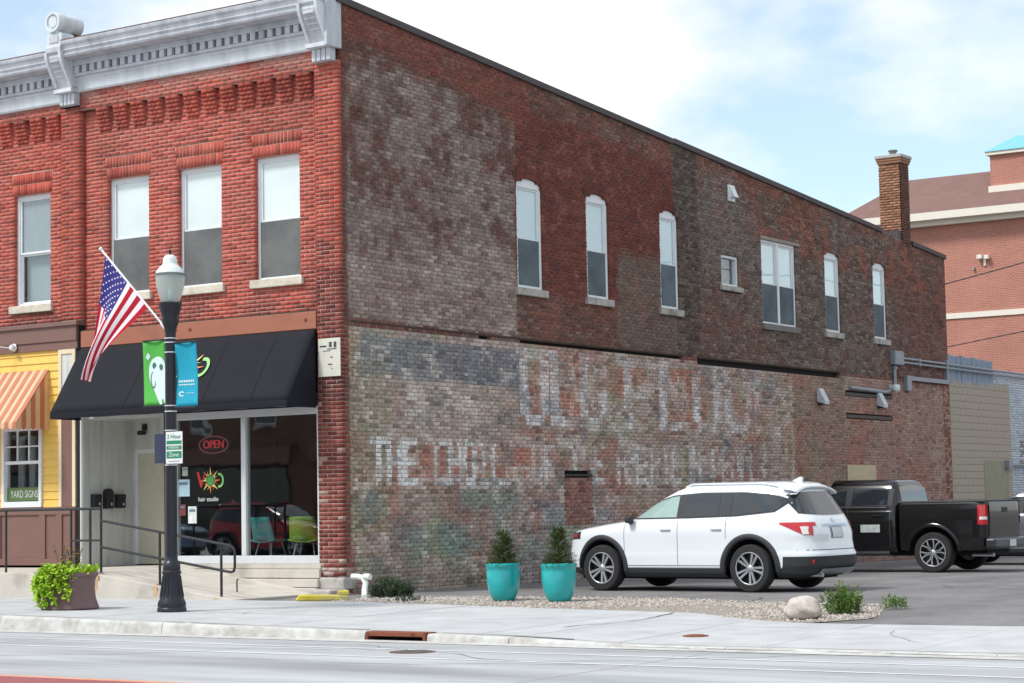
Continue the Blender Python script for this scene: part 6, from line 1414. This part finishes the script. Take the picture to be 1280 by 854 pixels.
# teal pots with conical shrubs
M_teal = mat('teal_glaze', S(24, 172, 176), .18, 0, vary=.08, scale=5, spec=.6, coat=.6)
for (x, y, lb1, lb2, H) in ((4.25, -1.55, 'glazed teal pot on the gravel, closer to the brick corner', 'small conical shrub in the teal pot closer to the brick corner', .56), (5.24, -1.57, 'glazed teal pot on the gravel, closer to the white suv', 'small conical shrub in the teal pot closer to the white suv', .60)):
    z = zg(x, y)+.02
    p = thing('teal_pot', lb1, 'flower pot', (x, y, z), 0, 'teal pots by the painted wall')
    MB().lathe([(0, 0), (.15, 0), (.165, .012), (.20, .07), (.232, .17), (.252, .30), (.258, .42), (.256, .49), (.266, .50), (.266, .545), (.25, .555), (.225, .55), (.22, .5), (0, .49)], seg=40).build('pot', M_teal, p, auto=50)
    MB().lathe([(0, .49), (.22, .48)], seg=18).build('soil', bpy.data.materials['soil'], p)
    c = thing('conical_shrub', lb2, 'shrub', (x, y, z+.48), 0, 'conical shrubs in teal pots')
    mb = MB(); st = MB(); st.tube([(0, 0, 0), (.01, 0, H*.95)], [.014, .004], 6)
    for i in range(260):
        h = r.random()**1.3*H*.94; a = r.uniform(0, 6.3); R0 = (.25*(1-h/H)**.7+.025)*r.uniform(.7, 1.2); tp = Vector((R0*math.cos(a), R0*math.sin(a), h+r.uniform(.0, .06))); b0 = Vector((.01, 0, h*.92)); st.tube([b0, tp], .003, 3)
        for q in range(16): leaf(mb, b0.lerp(tp, r.uniform(.3, 1.05))+rv(r)*.012, (tp-b0).normalized()+rv(r)*.8+Vector((0, 0, .3)), Vector((0, 0, 1)), r.uniform(.022, .042), r.uniform(.010, .017))
    mb.build('crown', M_green, c); st.build('stems', M_stem, c)
def tuft(name, lb, cat_, x, y, n, H, spread, m, flw=False, wl=.012, dens=1):
    t = thing(name, lb, cat_, (x, y, zg(x, y)+.005)); mb = MB(); st = MB(); ff = MB()
    for i in range(n):
        a = r.uniform(0, 6.3); q = r.random()**.6*spread; b0 = Vector((q*math.cos(a), q*math.sin(a), 0)); d = Vector((r.gauss(0, .28), r.gauss(0, .28), 1)).normalized(); h = H*r.uniform(.45, 1)*(1-.4*q/spread); tp = b0+d*h; st.tube([b0, tp], .003, 3)
        for w in range(int(9*dens)):
            tq = r.random(); leaf(mb, b0.lerp(tp, tq), d*.8+rv(r)*.7, Vector((0, 0, 1))+rv(r)*.3, r.uniform(.05, .10)*(H/.4)**.5, wl*r.uniform(.8, 1.5), .3)
        if flw and i % 5 == 0: 
            for w in range(6): leaf(ff, tp, rv(r), Vector((0, 0, 1)), .025, .012)
    mb.build('leaves', m, t); st.build('stems', m, t)
    if flw: ff.build('seed_heads', mat('seed_heads', S(130, 66, 48), .9), t)['kind'] = 'stuff'
tuft('weed_clump', 'bright green weed clump growing in the gravel behind the boulder', 'weeds', 10.28, -2.75, 60, .52, .20, M_grass, True, .016, 1.4)
tuft('weed_clump', 'small yellowish weed at the tip of the gravel strip', 'weeds', 10.55, -1.75, 26, .26, .18, M_grass)
tuft('weed_bush', 'low grey green weed bush against the painted brick wall', 'weeds', 1.55, -.75, 190, .38, .36, M_weed, False, .012, 1.6)
tuft('weed_clump', 'sparse ground weeds at the gravel edge beside the white downspout', 'weeds', 2.7, -1.9, 40, .10, .35, M_weed)

# white downspout elbow and yellow kerb stone
ds = thing('downspout', 'white downspout elbow emerging at the foot of the brick corner', 'downspout', (1.42, -1.15, zg(1.4, -1.15)))
M_pvc = mat('white_pvc', S(226, 232, 226), .4, vary=.05)
MB().tube([(-.26, -.10, .345), (-.16, -.10, .345), (-.06, -.09, .33), (.0, -.09, .25), (.0, -.12, .15), (.10, -.26, .04), (.14, -.32, .03)], .048, 12).build('elbow', M_pvc, ds, auto=50); MB().tube([(-.02, -.10, .345), (.10, -.10, .345)], .05, 12).build('coupling', M_pvc, ds)
yk = thing('yellow_kerb_block', 'yellow painted concrete block lying at the foot of the brick corner', 'concrete block', (1.15, -2.0, zg(1.1, -2.0)), R(38))
MB().prism([(-.42, 0), (.42, 0), (.40, .08), (-.36, .10)], -.09, .09, 'y').build('block', mat('yellow_paint', S(204, 188, 70), .8, vary=.2, scale=6, col2=S(170, 164, 110), c2scale=4), yk, bevel=.02); MB().box(.24, .42, -.08, .08, .08, .15).build('raised_end', bpy.data.materials['yellow_paint'], yk, bevel=.015)

# ------------------------------------------------------------------ opposite side of the street (unseen; building row added to darken the glass)
ob = thing('added_opposite_row', 'unseen two storey brown brick row added across the street to darken reflections', 'building', (-22, -44, 0))
MB().box(-40, 34, -10, 0, -.5, 9.2).build('wall', brick_tex('opposite_brick', S(112, 74, 62), S(98, 66, 56), S(130, 110, 100), 1.0), ob)
MB().box(-40.2, 34.2, -.2, .35, 9.2, 9.6).build('parapet_cornice', M_stone_s, ob)
for i in range(18):
    x = -38+i*4.0
    w = MB().box(x, x+1.1, 0, .05, 5.2, 7.3).build('window', M_white, ob); MB().box(x+.06, x+1.04, .05, .06, 5.26, 7.24).build('pane', M_carglass, w); MB().box(x-.1, x+1.2, 0, .12, 5.05, 5.19).build('sill', M_stone_s, w)
for i in range(9):
    x = -38.5+i*8.0
    w = MB().box(x, x+6.6, 0, .06, .6, 3.4).build('shop_window', M_clad, ob); MB().box(x+.1, x+6.5, .06, .07, .7, 3.3).build('pane', M_carglass, w); MB().box(x-.2, x+6.8, 0, .3, 3.5, 4.3).build('fascia_board', M_brown, ob)
op2 = sheet('far_sidewalk', np.linspace(-160, 160, 5), [-44, -24.3], lambda x, y: -.02, M_conc)

lb_ = thing('added_lot_building', 'plain brown brick building added unseen beside the lot for vehicle reflections', 'building', (52, 30, 0))  # added out of view to give the vehicles something to reflect
MB().box(0, 12, -34, 40, -.5, 7.5).build('wall', bpy.data.materials['opposite_brick'], lb_); MB().box(-.2, .3, -34.2, 40.2, 7.5, 7.9).build('parapet_cap', M_stone_s, lb_)
for i in range(9):
    w = MB().box(-.05, 0, -30+i*8, -28.4+i*8, 3.6, 5.8).build('window', M_white, lb_); MB().box(-.06, -.05, -29.93+i*8, -28.47+i*8, 3.67, 5.73).build('pane', M_carglass, w)
# cracks in the lot, the road and the walk
M_crack = mat('crack_tar', S(66, 65, 66), .8, vary=.2)
rk = random.Random(11)
def crack(parent, x, y, a, L, w, zf, dz, m=None):
    P = []; n = max(6, int(L/.18))
    for i in range(n+1):
        a += rk.gauss(0, .22); ww = w*rk.uniform(.35, 1.2)*(1 if 0 < i < n else .2)
        dx, dy = math.cos(a), math.sin(a); P.append([(x-dy*ww, y+dx*ww, zf(x, y)+dz), (x+dy*ww, y-dx*ww, zf(x, y)+dz)]); x += dx*L/n; y += dy*L/n
    MB().grid(P).build('crack', m or M_crack, parent)
lot = bpy.data.objects['parking_lot']
for x, y, a, L in ((7.2, 6.5, .1, 6), (8.5, 4.2, 1.2, 4), (11.2, -1.0, .5, 5), (9.0, 9.0, .3, 7), (12.5, 3, 2.0, 5), (6.9, 1.0, -.25, 4.5), (10.5, 1.2, .05, 5)): crack(lot, x, y, a, L, .014, zg, .002)
for x, y, a, L in ((-4, -8.4, -.05, 9), (5.5, -9.1, .12, 6), (2.5, -10.6, -.1, 7), (11, -8.8, .3, 3.5), (8, -10.4, .5, 3)): crack(bpy.data.objects['road'], x, y, a, L, .009, lambda x, y: ROADZ, .0045)
for x, y, a, L in ((3.2, -3.0, -1.3, 3.2), (-3.1, -4.2, -.7, 2.4), (11.9, -5.0, -1.0, 1.8)): crack(sw, x, y, a, L, .005, zg, .0135, M_joint)
crack(sw, 8.05, -3.15, -1.45, 2.9, .016, zg, .0135, M_joint)

for nm, lb, col, x in (('red_reflected_suv', 'red suv added unseen across the street to reflect in the shop glass', S(170, 24, 42), -20.6), ('blue_reflected_suv', 'pale blue suv added unseen behind the red one to reflect in the glass', S(130, 156, 190), -26.6)):  # unseen cars added for their reflection in the shop panes
    q = thing(nm, lb, 'car', (x, -22.6, ROADZ), R(180)); suv(q, mat(nm+'_paint', col, .25, 0, vary=.02, coat=.7), M_carglass)
